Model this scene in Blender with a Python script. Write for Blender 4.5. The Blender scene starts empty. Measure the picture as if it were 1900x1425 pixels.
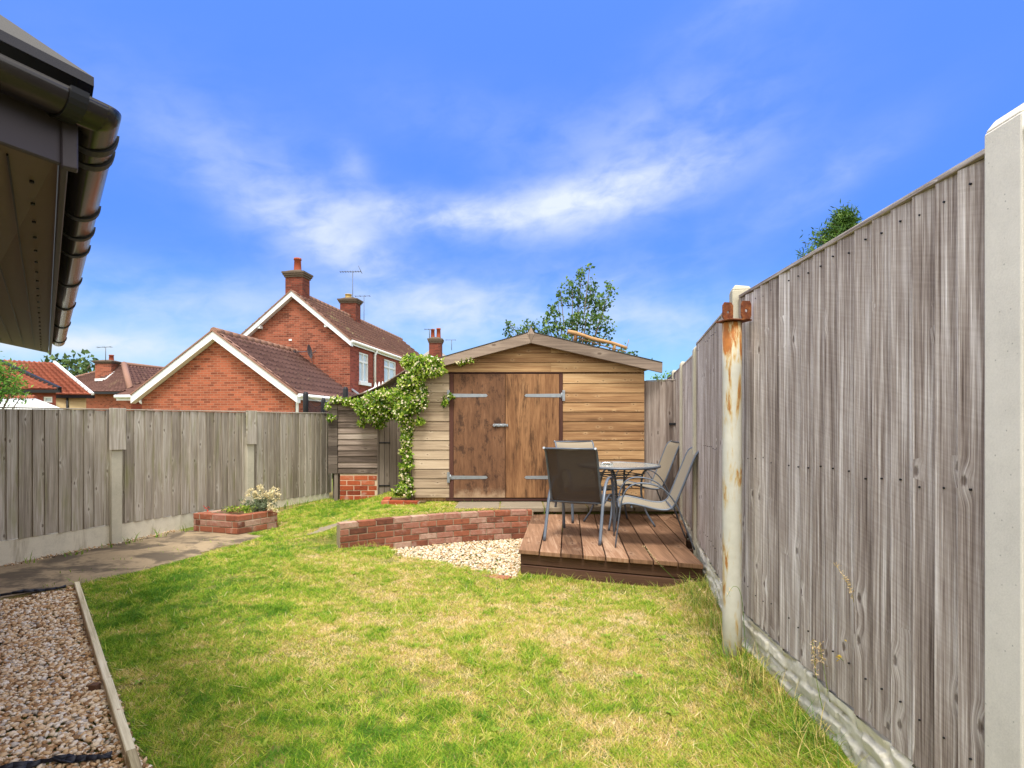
import bpy, math, random
import numpy as np
from mathutils import Vector, Matrix
R = math.radians
sc = bpy.context.scene
col = sc.collection
random.seed(4)
RNG = np.random.default_rng(11)

# ------------------------------------------------------------------ camera, sky, sun, exposure
EYE = 1.45; F = 1050.0; HY = 782.0
cam_d = bpy.data.cameras.new('camera'); cam = bpy.data.objects.new('camera', cam_d); col.objects.link(cam)
cam.location = (0, 0, EYE); cam.rotation_euler = (R(90), 0, 0)
cam_d.sensor_width = 36; cam_d.lens = 36 * F / 1900; cam_d.shift_y = (HY - 712.5) / 1900
cam_d.clip_start = 0.05; cam_d.clip_end = 2000
sc.camera = cam
sc.view_settings.view_transform = 'Standard'; sc.view_settings.look = 'None'
sc.view_settings.exposure = 1.0; sc.view_settings.gamma = 1
sc.cycles.max_bounces = 6; sc.cycles.diffuse_bounces = 3; sc.cycles.transparent_max_bounces = 8

SUN = Vector((-0.03, -0.43, 0.90)).normalized()
sd = bpy.data.lights.new('sun', 'SUN'); sun = bpy.data.objects.new('sun', sd); col.objects.link(sun)
sd.energy = 2.15; sd.angle = R(17); sd.color = (1.0, 0.955, 0.88)
sun.rotation_euler = SUN.to_track_quat('Z', 'Y').to_euler(); sun.location = (0, 0, 20)

def nd(t, typ, ins=None, **props):
    n = t.nodes.new(typ)
    for k, v in props.items(): setattr(n, k, v)
    for k, v in (ins or {}).items():
        s = n.inputs[k]
        if isinstance(v, bpy.types.NodeSocket): t.links.new(v, s)
        else: s.default_value = v
    return n
def mth(t, op, a, b=0.0, c=0.0, clamp=False):
    return nd(t, 'ShaderNodeMath', {0: a, 1: b, 2: c}, operation=op, use_clamp=clamp).outputs[0]
def mixc(t, f, a, b, mode='MIX'):
    n = nd(t, 'ShaderNodeMix', {0: f}, data_type='RGBA', blend_type=mode)
    for i, v in ((6, a), (7, b)):
        if isinstance(v, bpy.types.NodeSocket): t.links.new(v, n.inputs[i])
        else: n.inputs[i].default_value = (*v, 1) if len(v) == 3 else v
    return n.outputs[2]
def ramp(t, f, stops, interp='LINEAR'):
    n = nd(t, 'ShaderNodeValToRGB', {0: f}); cr = n.color_ramp; cr.interpolation = interp
    while len(cr.elements) < len(stops): cr.elements.new(0.5)
    for e, (p, c) in zip(cr.elements, stops):
        e.position = p; e.color = (*c, 1) if not isinstance(c, (int, float)) else (c, c, c, 1)
    return n.outputs[0]
def noise(t, vec, scale=1.0, detail=4.0, rough=0.55, dist=0.0, out=0):
    return nd(t, 'ShaderNodeTexNoise', {'Vector': vec, 'Scale': scale, 'Detail': detail, 'Roughness': rough, 'Distortion': dist}).outputs[out]
def smooth(t, v, a, b, lo=0.0, hi=1.0):
    return nd(t, 'ShaderNodeMapRange', {0: v, 1: a, 2: b, 3: lo, 4: hi}, interpolation_type='SMOOTHSTEP').outputs[0]
def vscale(t, vec, s):
    return nd(t, 'ShaderNodeVectorMath', {0: vec, 1: s}, operation='MULTIPLY').outputs[0]

world = bpy.data.worlds.new('World'); sc.world = world; world.use_nodes = True
t = world.node_tree; t.nodes.clear()
sky = nd(t, 'ShaderNodeTexSky', sky_type='NISHITA', sun_disc=False, sun_elevation=math.asin(SUN.z),
         sun_rotation=math.atan2(SUN.x, SUN.y), air_density=1.0, dust_density=0.6, ozone_density=2.2)
dirv = nd(t, 'ShaderNodeTexCoord').outputs['Generated']
sep = nd(t, 'ShaderNodeSeparateXYZ', {0: dirv})
az = mth(t, 'ARCTAN2', sep.outputs[0], sep.outputs[1]); el = mth(t, 'ARCSINE', sep.outputs[2])
# wisps of cloud, given as direction (azimuth, elevation), extent and tilt
def pdir(px, py):
    x, z = (px - 950) / F, (HY - py) / F
    return math.atan2(x, 1), math.atan2(z, math.hypot(x, 1))
WISPS = [(1170, 352, 170, 42, 12, .80), (1000, 378, 170, 28, 6, .50), (790, 398, 150, 26, -4, .70), (450, 300, 190, 70, -16, .22), (610, 445, 130, 42, -20, .72),
         (1490, 350, 140, 34, 22, .14), (330, 235, 120, 30, -10, .06), (1230, 215, 170, 50, 10, .26), (900, 240, 200, 50, -8, .13),
         (1020, 545, 220, 50, 8, .34), (820, 570, 160, 45, 0, .26), (260, 545, 320, 50, 4, .24), (380, 590, 260, 45, -4, .26),
         (1240, 610, 180, 45, 2, .36), (940, 610, 360, 50, 0, .28), (110, 640, 180, 22, 0, .9), (1400, 0, 130, 26, 10, .16), (650, 300, 30, 22, -40, .25), (1560, 330, 90, 22, 25, .16)]
acc = None
for (px, py, sx, sy, rot, amp) in WISPS:
    a0, e0 = pdir(px, py); c, s = math.cos(R(rot)), math.sin(R(rot))
    da = mth(t, 'SUBTRACT', az, a0); de = mth(t, 'SUBTRACT', el, e0)
    u = mth(t, 'ADD', mth(t, 'MULTIPLY', da, c), mth(t, 'MULTIPLY', de, s))
    v = mth(t, 'SUBTRACT', mth(t, 'MULTIPLY', de, c), mth(t, 'MULTIPLY', da, s))
    u = mth(t, 'MULTIPLY', u, F / sx); v = mth(t, 'MULTIPLY', v, F / sy)
    q = mth(t, 'ADD', mth(t, 'MULTIPLY', u, u), mth(t, 'MULTIPLY', v, v))
    g = mth(t, 'MULTIPLY', mth(t, 'EXPONENT', mth(t, 'MULTIPLY', q, -0.7)), amp)
    acc = g if acc is None else mth(t, 'ADD', acc, g)
cvec = nd(t, 'ShaderNodeCombineXYZ', {0: mth(t, 'MULTIPLY', az, 3.9), 1: mth(t, 'MULTIPLY', mth(t, 'SUBTRACT', el, mth(t, 'MULTIPLY', az, .10)), 7.5), 2: 31.5}).outputs[0]
n1 = noise(t, cvec, 1.3, 6, .46, .4); n2 = noise(t, cvec, 4.5, 5, .55, .35)
nn = mth(t, 'ADD', mth(t, 'MULTIPLY', n1, .72), mth(t, 'MULTIPLY', n2, .44))
nf = smooth(t, nn, .32, .84)
cl = mth(t, 'MULTIPLY', acc, mth(t, 'ADD', mth(t, 'MULTIPLY', nf, 1.05), .13), clamp=True)
elf = nd(t, 'ShaderNodeMapRange', {0: el, 1: 0.0, 2: 0.65, 3: 0.0, 4: 1.0}).outputs[0]
tint = ramp(t, elf, [(0.0, (.56, .80, 1.0)), (0.2, (.43, .72, 1.12)), (0.4, (.40, .67, 1.30)), (1.0, (.80, 1.18, 2.15))])
TSC = nd(t, 'ShaderNodeVectorMath', {0: sky.outputs[0], 1: tint}, operation='MULTIPLY').outputs[0]
skyc = mixc(t, cl, TSC, (4.7, 5.2, 5.7))
# unseen bright cloud added overhead, behind and beside the view for neutral fill light
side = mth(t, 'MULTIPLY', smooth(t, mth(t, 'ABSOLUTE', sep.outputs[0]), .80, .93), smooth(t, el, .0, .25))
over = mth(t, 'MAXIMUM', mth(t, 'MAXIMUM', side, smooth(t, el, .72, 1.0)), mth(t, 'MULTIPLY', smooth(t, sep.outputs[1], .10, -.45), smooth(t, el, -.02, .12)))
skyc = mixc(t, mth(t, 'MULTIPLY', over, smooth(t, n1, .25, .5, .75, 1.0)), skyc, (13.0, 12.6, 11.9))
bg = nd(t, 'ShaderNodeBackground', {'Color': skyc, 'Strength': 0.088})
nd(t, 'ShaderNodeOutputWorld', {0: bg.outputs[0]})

# ------------------------------------------------------------------ helpers
def L3(r, g, b, k=1.0):
    f = lambda c: ((c / 255) / 12.92 if c / 255 <= .04045 else ((c / 255 + .055) / 1.055) ** 2.4) * k
    return (f(r), f(g), f(b))
def P(px, py, Y): return Vector(((px - 950) / F * Y, Y, EYE + (HY - py) / F * Y))
def PX(px, Y): return (px - 950) / F * Y
def PZ(py, Y): return EYE + (HY - py) / F * Y

def tag(o, label=None, cat=None, group=None, kind=None):
    if label: o['label'] = label
    if cat: o['category'] = cat
    if group: o['group'] = group
    if kind: o['kind'] = kind
    return o
def empty(name, loc=(0, 0, 0), rz=0.0, label=None, cat=None, group=None):
    o = bpy.data.objects.new(name, None); col.objects.link(o); o.location = loc; o.rotation_euler = (0, 0, rz)
    o.empty_display_size = .2
    return tag(o, label, cat, group)

class MB:
    """collects boxes, tubes and faces in the local frame of its object, with metric UVs and one random value per piece"""
    def __init__(s, M=None): s.v = []; s.f = []; s.uv = []; s.r = []; s.sm = []; s.M = M or Matrix()
    def face(s, pts, uvs=None, rnd=0.5, smooth=False):
        i = len(s.v); pts = [Vector(p) for p in pts]
        if uvs is None:
            n = Vector((0, 0, 0))
            for k in range(len(pts)):
                a, b = pts[k], pts[(k + 1) % len(pts)]
                n += Vector(((a.y - b.y) * (a.z + b.z), (a.z - b.z) * (a.x + b.x), (a.x - b.x) * (a.y + b.y)))
            ax = max(range(3), key=lambda q: abs(n[q]))
            uvs = [((p.y, p.z) if ax == 0 else (p.x, p.z) if ax == 1 else (p.x, p.y)) for p in pts]
        s.v += [s.M @ p for p in pts]; s.f.append(tuple(range(i, i + len(pts)))); s.uv += [tuple(u) for u in uvs]; s.r.append(rnd); s.sm.append(smooth)
    def hexa(s, p, L=2, rnd=None):
        """8 corners: bottom 4 counter-clockwise, then top 4; L = grain axis"""
        rnd = random.random() if rnd is None else rnd
        p = [Vector(q) for q in p]; i = len(s.v)
        s.v += [s.M @ q for q in p]
        for f in ((0, 3, 2, 1), (4, 5, 6, 7), (0, 1, 5, 4), (1, 2, 6, 5), (2, 3, 7, 6), (3, 0, 4, 7)):
            n = (p[f[1]] - p[f[0]]).cross(p[f[2]] - p[f[1]])
            ax = max(range(3), key=lambda q: abs(n[q]))
            oth = [q for q in range(3) if q != ax]
            if L in oth: oth = [q for q in oth if q != L] + [L]
            s.f.append(tuple(i + q for q in f)); s.uv += [(p[q][oth[0]], p[q][oth[1]]) for q in f]; s.r.append(rnd); s.sm.append(False)
    def box(s, x0, x1, y0, y1, z0, z1, L=2, rnd=None):
        s.hexa([(x0, y0, z0), (x1, y0, z0), (x1, y1, z0), (x0, y1, z0), (x0, y0, z1), (x1, y0, z1), (x1, y1, z1), (x0, y1, z1)], L, rnd)
    def obox(s, c, d, size, L=0, rnd=None, tilt=0.0):
        """box centred c, local x axis along direction d (3-vector), size (length, width, height)"""
        d = Vector(d).normalized(); up = Vector((0, 0, 1)) if abs(d.z) < .95 else Vector((0, 1, 0))
        w = up.cross(d).normalized(); h = d.cross(w)
        if tilt: q = Matrix.Rotation(tilt, 3, d); w = q @ w; h = q @ h
        c = Vector(c); keep = s.M
        s.M = keep @ Matrix.Translation(c) @ Matrix(((d.x, w.x, h.x, 0), (d.y, w.y, h.y, 0), (d.z, w.z, h.z, 0), (0, 0, 0, 1)))
        a, b, e = size[0] / 2, size[1] / 2, size[2] / 2
        s.box(-a, a, -b, b, -e, e, L, rnd); s.M = keep
    def tube(s, pts, r, n=8, rnd=None, flat=None, caps=True, upv=None):
        rnd = random.random() if rnd is None else rnd
        pts = [Vector(p) for p in pts]; m = len(pts); rr = r if isinstance(r, (list, tuple)) else [r] * m
        T = [(pts[min(i + 1, m - 1)] - pts[max(i - 1, 0)]).normalized() for i in range(m)]
        u = Vector(upv) if upv else (Vector((0, 0, 1)) if abs(T[0].z) < .9 else Vector((1, 0, 0)))
        rings = []; dist = 0; ds = []
        for i in range(m):
            u = (u - T[i] * u.dot(T[i])).normalized(); w = T[i].cross(u)
            if i: dist += (pts[i] - pts[i - 1]).length
            ds.append(dist)
            fu, fw = flat if flat else (1, 1)
            rings.append([s.M @ (pts[i] + (u * math.cos(2 * math.pi * k / n) * fu + w * math.sin(2 * math.pi * k / n) * fw) * rr[i]) for k in range(n)])
        i0 = len(s.v)
        for g in rings: s.v += g
        for i in range(m - 1):
            for k in range(n):
                k2 = (k + 1) % n
                s.f.append((i0 + i * n + k, i0 + i * n + k2, i0 + (i + 1) * n + k2, i0 + (i + 1) * n + k))
                c = 2 * math.pi * rr[0] / n
                s.uv += [(k * c, ds[i]), ((k + 1) * c, ds[i]), ((k + 1) * c, ds[i + 1]), (k * c, ds[i + 1])]; s.r.append(rnd); s.sm.append(True)
        if caps:
            for ring, rev in ((0, True), (m - 1, False)):
                f = [i0 + ring * n + k for k in range(n)]
                if rev: f = f[::-1]
                s.f.append(tuple(f)); s.uv += [(0, 0)] * n; s.r.append(rnd); s.sm.append(False)
    def build(s, name, mat, parent=None, bevel=0.0, seg=1, weld=False):
        me = bpy.data.meshes.new(name); me.from_pydata([tuple(v) for v in s.v], [], s.f)
        l = me.uv_layers.new(name='UVMap'); l.data.foreach_set('uv', np.array(s.uv, dtype=np.float32).ravel())
        a = me.attributes.new('rnd', 'FLOAT', 'FACE'); a.data.foreach_set('value', np.array(s.r, dtype=np.float32))
        me.polygons.foreach_set('use_smooth', s.sm)
        me.materials.append(mat); o = bpy.data.objects.new(name, me); col.objects.link(o)
        if parent: o.parent = parent
        if weld:
            import bmesh
            bm = bmesh.new(); bm.from_mesh(me); bmesh.ops.remove_doubles(bm, verts=bm.verts, dist=2e-4); bm.to_mesh(me); bm.free()
        if bevel:
            b = o.modifiers.new('bevel', 'BEVEL'); b.width = bevel; b.segments = seg; b.limit_method = 'ANGLE'; b.angle_limit = R(40)
        return o
def npmesh(name, V, Fc, mat, parent=None, rnd=None, uv=None, smooth=False):
    me = bpy.data.meshes.new(name); nf, k = Fc.shape
    me.vertices.add(len(V)); me.vertices.foreach_set('co', V.astype(np.float32).ravel())
    me.loops.add(nf * k); me.loops.foreach_set('vertex_index', Fc.astype(np.int32).ravel())
    me.polygons.add(nf); me.polygons.foreach_set('loop_start', np.arange(0, nf * k, k, dtype=np.int32))
    me.polygons.foreach_set('loop_total', np.full(nf, k, dtype=np.int32))
    if smooth: me.polygons.foreach_set('use_smooth', np.ones(nf, dtype=bool))
    if uv is not None:
        l = me.uv_layers.new(name='UVMap'); l.data.foreach_set('uv', uv.astype(np.float32).ravel())
    if rnd is not None:
        a = me.attributes.new('rnd', 'FLOAT', 'FACE'); a.data.foreach_set('value', rnd.astype(np.float32))
    me.update(calc_edges=True); me.validate()
    me.materials.append(mat); o = bpy.data.objects.new(name, me); col.objects.link(o)
    if parent: o.parent = parent
    return o
def lattice(seed, n=64): return np.random.default_rng(seed).random((n, n))
_L = {}
def vnoise(x, y, s, seed=0):
    L = _L.setdefault(seed, lattice(seed)); x = np.asarray(x, float) / s + 100; y = np.asarray(y, float) / s + 100
    xi = np.floor(x).astype(int); yi = np.floor(y).astype(int); fx = x - xi; fy = y - yi
    fx = fx * fx * (3 - 2 * fx); fy = fy * fy * (3 - 2 * fy); g = lambda a, b: L[a % 64, b % 64]
    return (g(xi, yi) * (1 - fx) + g(xi + 1, yi) * fx) * (1 - fy) + (g(xi, yi + 1) * (1 - fx) + g(xi + 1, yi + 1) * fx) * fy
def inpoly(x, y, poly):
    x = np.asarray(x, float); y = np.asarray(y, float); ins = np.zeros(x.shape, bool); j = len(poly) - 1
    for i in range(len(poly)):
        xi, yi = poly[i]; xj, yj = poly[j]
        c = ((yi > y) != (yj > y)) & (x < (xj - xi) * (y - yi) / (yj - yi + 1e-12) + xi); ins ^= c; j = i
    return ins
def sstep(a, b, x): q = np.clip((np.asarray(x, float) - a) / (b - a), 0, 1); return q * q * (3 - 2 * q)

# ------------------------------------------------------------------ materials
def newmat(name):
    m = bpy.data.materials.new(name); m.use_nodes = True; t = m.node_tree; t.nodes.clear()
    b = nd(t, 'ShaderNodeBsdfPrincipled', {'Roughness': .8, 'Specular IOR Level': .25}); nd(t, 'ShaderNodeOutputMaterial', {0: b.outputs[0]})
    return m, t, b
def setc(t, b, colour, rough=None, bump=None, bs=.3, bd=.01, spec=None, metal=None):
    for k, v in (('Base Color', colour), ('Roughness', rough), ('Specular IOR Level', spec), ('Metallic', metal)):
        if v is None: continue
        if isinstance(v, bpy.types.NodeSocket): t.links.new(v, b.inputs[k])
        else: b.inputs[k].default_value = (*v, 1) if isinstance(v, tuple) else v
    if bump is not None:
        n = nd(t, 'ShaderNodeBump', {'Height': bump, 'Strength': bs, 'Distance': bd}); t.links.new(n.outputs[0], b.inputs['Normal'])
def rndv(t): return nd(t, 'ShaderNodeAttribute', attribute_name='rnd').outputs['Fac']
def objv(t): return nd(t, 'ShaderNodeTexCoord').outputs['Object']

def wood(name, stops, knot=L3(70, 55, 45), gx=45, gy=1.3, rvar=.35, knots=.55, kd=(8.0, 2.2), bs=.5, moss=None, stain=None, rough=.85, saw=0.0, contrast=1.0, foot=None, rows=False):
    m, t, b = newmat(name); uv = nd(t, 'ShaderNodeUVMap').outputs[0]; r = rndv(t)
    sp = nd(t, 'ShaderNodeSeparateXYZ', {0: uv}); rr = mth(t, 'MULTIPLY', r, 61.7)
    U = mth(t, 'ADD', sp.outputs[0], rr); V = mth(t, 'ADD', sp.outputs[1], mth(t, 'MULTIPLY', r, 23.1))
    KV = mth(t, 'ADD', sp.outputs[1], mth(t, 'MULTIPLY', r, .05)) if rows else V
    kv = nd(t, 'ShaderNodeCombineXYZ', {0: mth(t, 'MULTIPLY', U, kd[0]), 1: mth(t, 'MULTIPLY', KV, kd[1]), 2: rr}).outputs[0]
    vo = nd(t, 'ShaderNodeTexVoronoi', {'Vector': kv, 'Scale': 1.0, 'Randomness': .8}, voronoi_dimensions='2D')
    if rows:
        rv = nd(t, 'ShaderNodeCombineXYZ', {0: mth(t, 'MULTIPLY', sp.outputs[0], .35), 1: mth(t, 'MULTIPLY', sp.outputs[1], 1.7), 2: 3.3}).outputs[0]
        knots = mth(t, 'MULTIPLY', smooth(t, noise(t, rv, 1.0, 1, .5), .46, .60), knots)
    pick = mth(t, 'LESS_THAN', nd(t, 'ShaderNodeSeparateColor', {0: vo.outputs['Color']}).outputs[0], knots)
    near = mth(t, 'MULTIPLY', smooth(t, vo.outputs['Distance'], .34, .02), pick)
    core = mth(t, 'MULTIPLY', smooth(t, mth(t, 'ADD', vo.outputs['Distance'], mth(t, 'MULTIPLY', mth(t, 'SUBTRACT', noise(t, vscale(t, uv, (90, 60, 1)), 1.0, 2, .5), .5), .09)), .10, .035), pick)
    U2 = mth(t, 'ADD', U, mth(t, 'MULTIPLY', near, .017))
    gv = nd(t, 'ShaderNodeCombineXYZ', {0: mth(t, 'MULTIPLY', U2, gx), 1: mth(t, 'MULTIPLY', V, gy), 2: rr}).outputs[0]
    a = noise(t, gv, 1.0, 6, .68, .3); fine = noise(t, vscale(t, gv, (4, 2.0, 1)), 1.0, 4, .65)
    big = noise(t, nd(t, 'ShaderNodeCombineXYZ', {0: mth(t, 'MULTIPLY', U, 5.0), 1: mth(t, 'MULTIPLY', V, 1.1), 2: rr}).outputs[0], 1.0, 3, .5)
    f = mth(t, 'ADD', mth(t, 'MULTIPLY', a, .55 * contrast), mth(t, 'MULTIPLY', fine, .35 * contrast))
    f = mth(t, 'ADD', f, mth(t, 'MULTIPLY', big, .35)); f = mth(t, 'ADD', f, mth(t, 'MULTIPLY', mth(t, 'SUBTRACT', r, .5), rvar))
    f = mth(t, 'SUBTRACT', f, .125 + .45 * (contrast - 1))
    if saw:
        sv = nd(t, 'ShaderNodeCombineXYZ', {0: mth(t, 'MULTIPLY', U, 4.0), 1: mth(t, 'ADD', mth(t, 'MULTIPLY', V, 110.0), mth(t, 'MULTIPLY', U, 30.0)), 2: rr}).outputs[0]
        f = mth(t, 'ADD', f, mth(t, 'MULTIPLY', mth(t, 'SUBTRACT', noise(t, sv, 1.0, 2, .5), .5), saw))
    c = ramp(t, f, stops)
    halo = mth(t, 'MULTIPLY', mth(t, 'MULTIPLY', mth(t, 'SUBTRACT', near, core, clamp=True), a), .5)
    c = mixc(t, halo, c, stops[-1][1]); c = mixc(t, mth(t, 'MULTIPLY', core, .62), c, knot)
    if moss:
        ms = smooth(t, noise(t, nd(t, 'ShaderNodeCombineXYZ', {0: mth(t, 'MULTIPLY', U, 9.0), 1: mth(t, 'MULTIPLY', V, 1.5), 2: 1.0}).outputs[0], 1.0, 4, .6), .5, .75)
        ms = mth(t, 'MULTIPLY', ms, moss[1])
        c = mixc(t, ms, c, moss[0])
    if stain:
        ob = objv(t); st = smooth(t, noise(t, vscale(t, ob, stain[2]), 1.0, 6, .72, .15), stain[1], stain[1] + .14)
        c = mixc(t, mth(t, 'MULTIPLY', st, .72), c, stain[0])
    if foot:
        ob = objv(t); fz = nd(t, 'ShaderNodeSeparateXYZ', {0: ob}).outputs[2]; fn = noise(t, ob, 9, 6, .7)
        ff = smooth(t, mth(t, 'ADD', mth(t, 'MULTIPLY', fz, -3.2), fn), -.1, .45); c = mixc(t, mth(t, 'MULTIPLY', ff, .8), c, foot)
    h = mth(t, 'SUBTRACT', mth(t, 'ADD', a, mth(t, 'MULTIPLY', fine, .5)), mth(t, 'MULTIPLY', core, .6))
    setc(t, b, c, rough, h, bs, .004); return m

def plain(name, c, rough=.6, var=.12, scale=6.0, metal=0.0, spec=.3, bs=.1):
    m, t, b = newmat(name); n = noise(t, objv(t), scale, 5, .6)
    c2 = mixc(t, n, tuple(x * (1 - var) for x in c), tuple(min(1, x * (1 + var)) for x in c))
    setc(t, b, c2, rough, noise(t, objv(t), scale * 8, 3, .6), bs, .003, spec, metal); return m

def brickunit(name, stops, mort=None, scale=(1, 1, 1)):
    """bricks laid one by one: colour from the brick's own random value"""
    m, t, b = newmat(name); r = rndv(t); ob = objv(t)
    n = noise(t, ob, 22, 6, .65); n2 = noise(t, ob, 90, 3, .6); n3 = noise(t, ob, 6, 4, .6)
    f = mth(t, 'ADD', mth(t, 'MULTIPLY', r, .75), mth(t, 'MULTIPLY', mth(t, 'SUBTRACT', n, .5), .55)); f = mth(t, 'ADD', f, .12)
    c = ramp(t, f, stops)
    c = mixc(t, mth(t, 'MULTIPLY', smooth(t, n3, .56, .72), .45), c, L3(196, 170, 156))
    c = mixc(t, mth(t, 'MULTIPLY', smooth(t, n, .38, .28), .5), c, L3(70, 48, 42))
    setc(t, b, c, .9, mth(t, 'ADD', n, mth(t, 'MULTIPLY', n2, .4)), .6, .006); return m
def brickwall(name, c1, c2, mortar, dark=.22, bump=.5):
    m, t, b = newmat(name); uv = nd(t, 'ShaderNodeUVMap').outputs[0]
    bt = nd(t, 'ShaderNodeTexBrick', {'Vector': uv, 'Color1': (0, 0, 0, 1), 'Color2': (1, 1, 1, 1), 'Mortar': (.5, .5, .5, 1), 'Scale': 1.0, 'Mortar Size': .0065, 'Mortar Smooth': .2,
                                      'Bias': 0.0, 'Brick Width': .225, 'Row Height': .075})
    ob = objv(t); n = noise(t, uv, 3.0, 5, .65); big = noise(t, uv, .5, 4, .6)
    f = mth(t, 'ADD', mth(t, 'MULTIPLY', nd(t, 'ShaderNodeSeparateColor', {0: bt.outputs[0]}).outputs[0], .6), mth(t, 'MULTIPLY', n, .55)); f = mth(t, 'ADD', f, mth(t, 'MULTIPLY', mth(t, 'SUBTRACT', big, .5), .7))
    c = ramp(t, f, [(0.0, tuple(x * dark for x in c1)), (.22, c1), (.6, c2), (1.0, tuple(min(1, x * 1.35) for x in c2))])
    c = mixc(t, bt.outputs['Fac'], c, mortar)
    setc(t, b, c, .9, mth(t, 'SUBTRACT', mth(t, 'MULTIPLY', n, .3), bt.outputs['Fac']), bump, .008); return m
def concrete(name, c, stain=None, grain=120, pits=True, dirt=.35, green=None):
    m, t, b = newmat(name); ob = objv(t)
    n = noise(t, ob, 2.5, 6, .65); g = noise(t, ob, grain, 3, .7); mid = noise(t, ob, 18, 5, .6)
    f = mth(t, 'ADD', mth(t, 'MULTIPLY', n, .5), mth(t, 'ADD', mth(t, 'MULTIPLY', g, .3), mth(t, 'MULTIPLY', mid, .2)))
    cc = ramp(t, f, [(.25, tuple(x * (1 - dirt) for x in c)), (.5, c), (.75, tuple(min(.9, x * 1.18) for x in c))])
    if pits:
        vo = nd(t, 'ShaderNodeTexVoronoi', {'Vector': ob, 'Scale': 34.0}).outputs['Distance']
        cc = mixc(t, mth(t, 'MULTIPLY', smooth(t, vo, .11, .05), .55), cc, tuple(x * .35 for x in c))
    if stain:
        st = smooth(t, noise(t, vscale(t, ob, stain[2]), 1.0, 5, .65, .4), stain[1], stain[1] + .15); cc = mixc(t, mth(t, 'MULTIPLY', st, .8), cc, stain[0])
    setc(t, b, cc, .92, mth(t, 'ADD', g, mid), .18, .004); return m
def leafmat(name, stops, trans=.35, rough=.5):
    m = bpy.data.materials.new(name); m.use_nodes = True; t = m.node_tree; t.nodes.clear()
    c = ramp(t, rndv(t), stops)
    b = nd(t, 'ShaderNodeBsdfPrincipled', {'Base Color': c, 'Roughness': rough, 'Specular IOR Level': .25})
    tr = nd(t, 'ShaderNodeBsdfTranslucent', {'Color': c}); mx = nd(t, 'ShaderNodeMixShader', {0: trans, 1: b.outputs[0], 2: tr.outputs[0]})
    nd(t, 'ShaderNodeOutputMaterial', {0: mx.outputs[0]}); return m

M = {}
M['fence_grey'] = wood('weathered_fence_wood', [(.08, L3(62, 51, 45)), (.32, L3(124, 110, 102)), (.52, L3(172, 160, 152)), (.80, L3(238, 232, 228))], gx=64, saw=.10, kd=(8, 4.0), knots=.85, rows=True, bs=.9, contrast=2.1, rvar=.12)
M['fence_dark'] = wood('mossy_fence_wood', [(.08, L3(80, 70, 60)), (.34, L3(132, 122, 109)), (.58, L3(168, 159, 146)), (.9, L3(214, 208, 198))], gx=42, kd=(8, 4), knots=.36, moss=(L3(122, 124, 64), .5), rvar=.3, contrast=1.8)
M['gate'] = wood('gate_wood', [(.12, L3(62, 52, 48)), (.38, L3(112, 98, 90)), (.62, L3(148, 134, 124)), (.9, L3(190, 180, 172))], gx=38, kd=(6.5, 2.6), rvar=.3, contrast=1.7)
M['clad'] = wood('shed_cladding_wood', [(.1, L3(90, 64, 44)), (.35, L3(144, 108, 74)), (.6, L3(182, 146, 104)), (.9, L3(214, 184, 142))], knot=L3(56, 34, 22), gx=30, gy=1.1, kd=(10, 6), knots=.38, rvar=.35, contrast=1.5)
M['clad_pale'] = wood('bleached_cladding_wood', [(.1, L3(110, 92, 74)), (.35, L3(150, 130, 108)), (.6, L3(184, 164, 138)), (.9, L3(212, 196, 172))], knot=L3(90, 66, 50), gx=30, gy=1.1, kd=(10, 6), knots=.38, rvar=.35, contrast=1.5)
M['barge'] = wood('barge_board_wood', [(.1, L3(84, 72, 64)), (.4, L3(128, 112, 99)), (.65, L3(156, 138, 123)), (.9, L3(184, 168, 152))], gx=30, gy=1.0, kd=(5, 2.2), knots=.35, contrast=1.5)
M['door_dark'] = wood('brown_stained_door', [(.12, L3(54, 36, 26)), (.38, L3(92, 64, 46)), (.6, L3(120, 86, 62)), (.85, L3(160, 126, 98))], gx=22, gy=4.0, knots=.0, stain=(L3(48, 34, 28), .51, (8, 8, 5)), rvar=.1, foot=L3(176, 150, 122))
M['door_light'] = wood('worn_ply_door', [(.12, L3(70, 46, 30)), (.38, L3(122, 86, 58)), (.6, L3(156, 116, 80)), (.88, L3(196, 158, 118))], gx=26, gy=2.2, knots=.0, stain=(L3(50, 32, 22), .49, (7.0, 7.0, 1.1)), rvar=.1, contrast=1.2)
M['door_frame'] = wood('dark_door_frame', [(.2, L3(46, 28, 24)), (.8, L3(92, 60, 50))], knots=0)
M['store'] = wood('old_store_wood', [(.12, L3(62, 52, 45)), (.4, L3(106, 92, 82)), (.62, L3(140, 124, 112)), (.9, L3(180, 166, 152))], gx=30, gy=1.1, kd=(8, 2.6), knots=.35, rvar=.5, contrast=1.5)
M['store_dark'] = wood('old_store_door_wood', [(.12, L3(48, 41, 37)), (.4, L3(88, 78, 70)), (.62, L3(120, 108, 98)), (.9, L3(150, 138, 126))], knots=.3, rvar=.4)
M['deck'] = wood('deck_boards_wood', [(.12, L3(68, 46, 34)), (.36, L3(118, 88, 66)), (.6, L3(150, 114, 88)), (.85, L3(196, 166, 140))], knot=L3(80, 46, 34), gx=30, gy=1.3, kd=(6, 3), knots=.25, rvar=.35, contrast=1.35, stain=(L3(84, 54, 38), .56, (4, 2, 3)))
M['sleeper'] = wood('dark_sleeper_wood', [(.1, L3(40, 26, 20)), (.4, L3(74, 50, 38)), (.65, L3(98, 72, 56)), (.9, L3(126, 98, 78))], gx=26, gy=1.2, knots=.2)
M['edging'] = wood('edging_wood', [(.1, L3(112, 96, 74)), (.4, L3(178, 164, 130)), (.7, L3(220, 208, 176)), (.95, L3(240, 232, 206))], gx=40, moss=(L3(140, 132, 76), .35), contrast=1.9)
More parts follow.
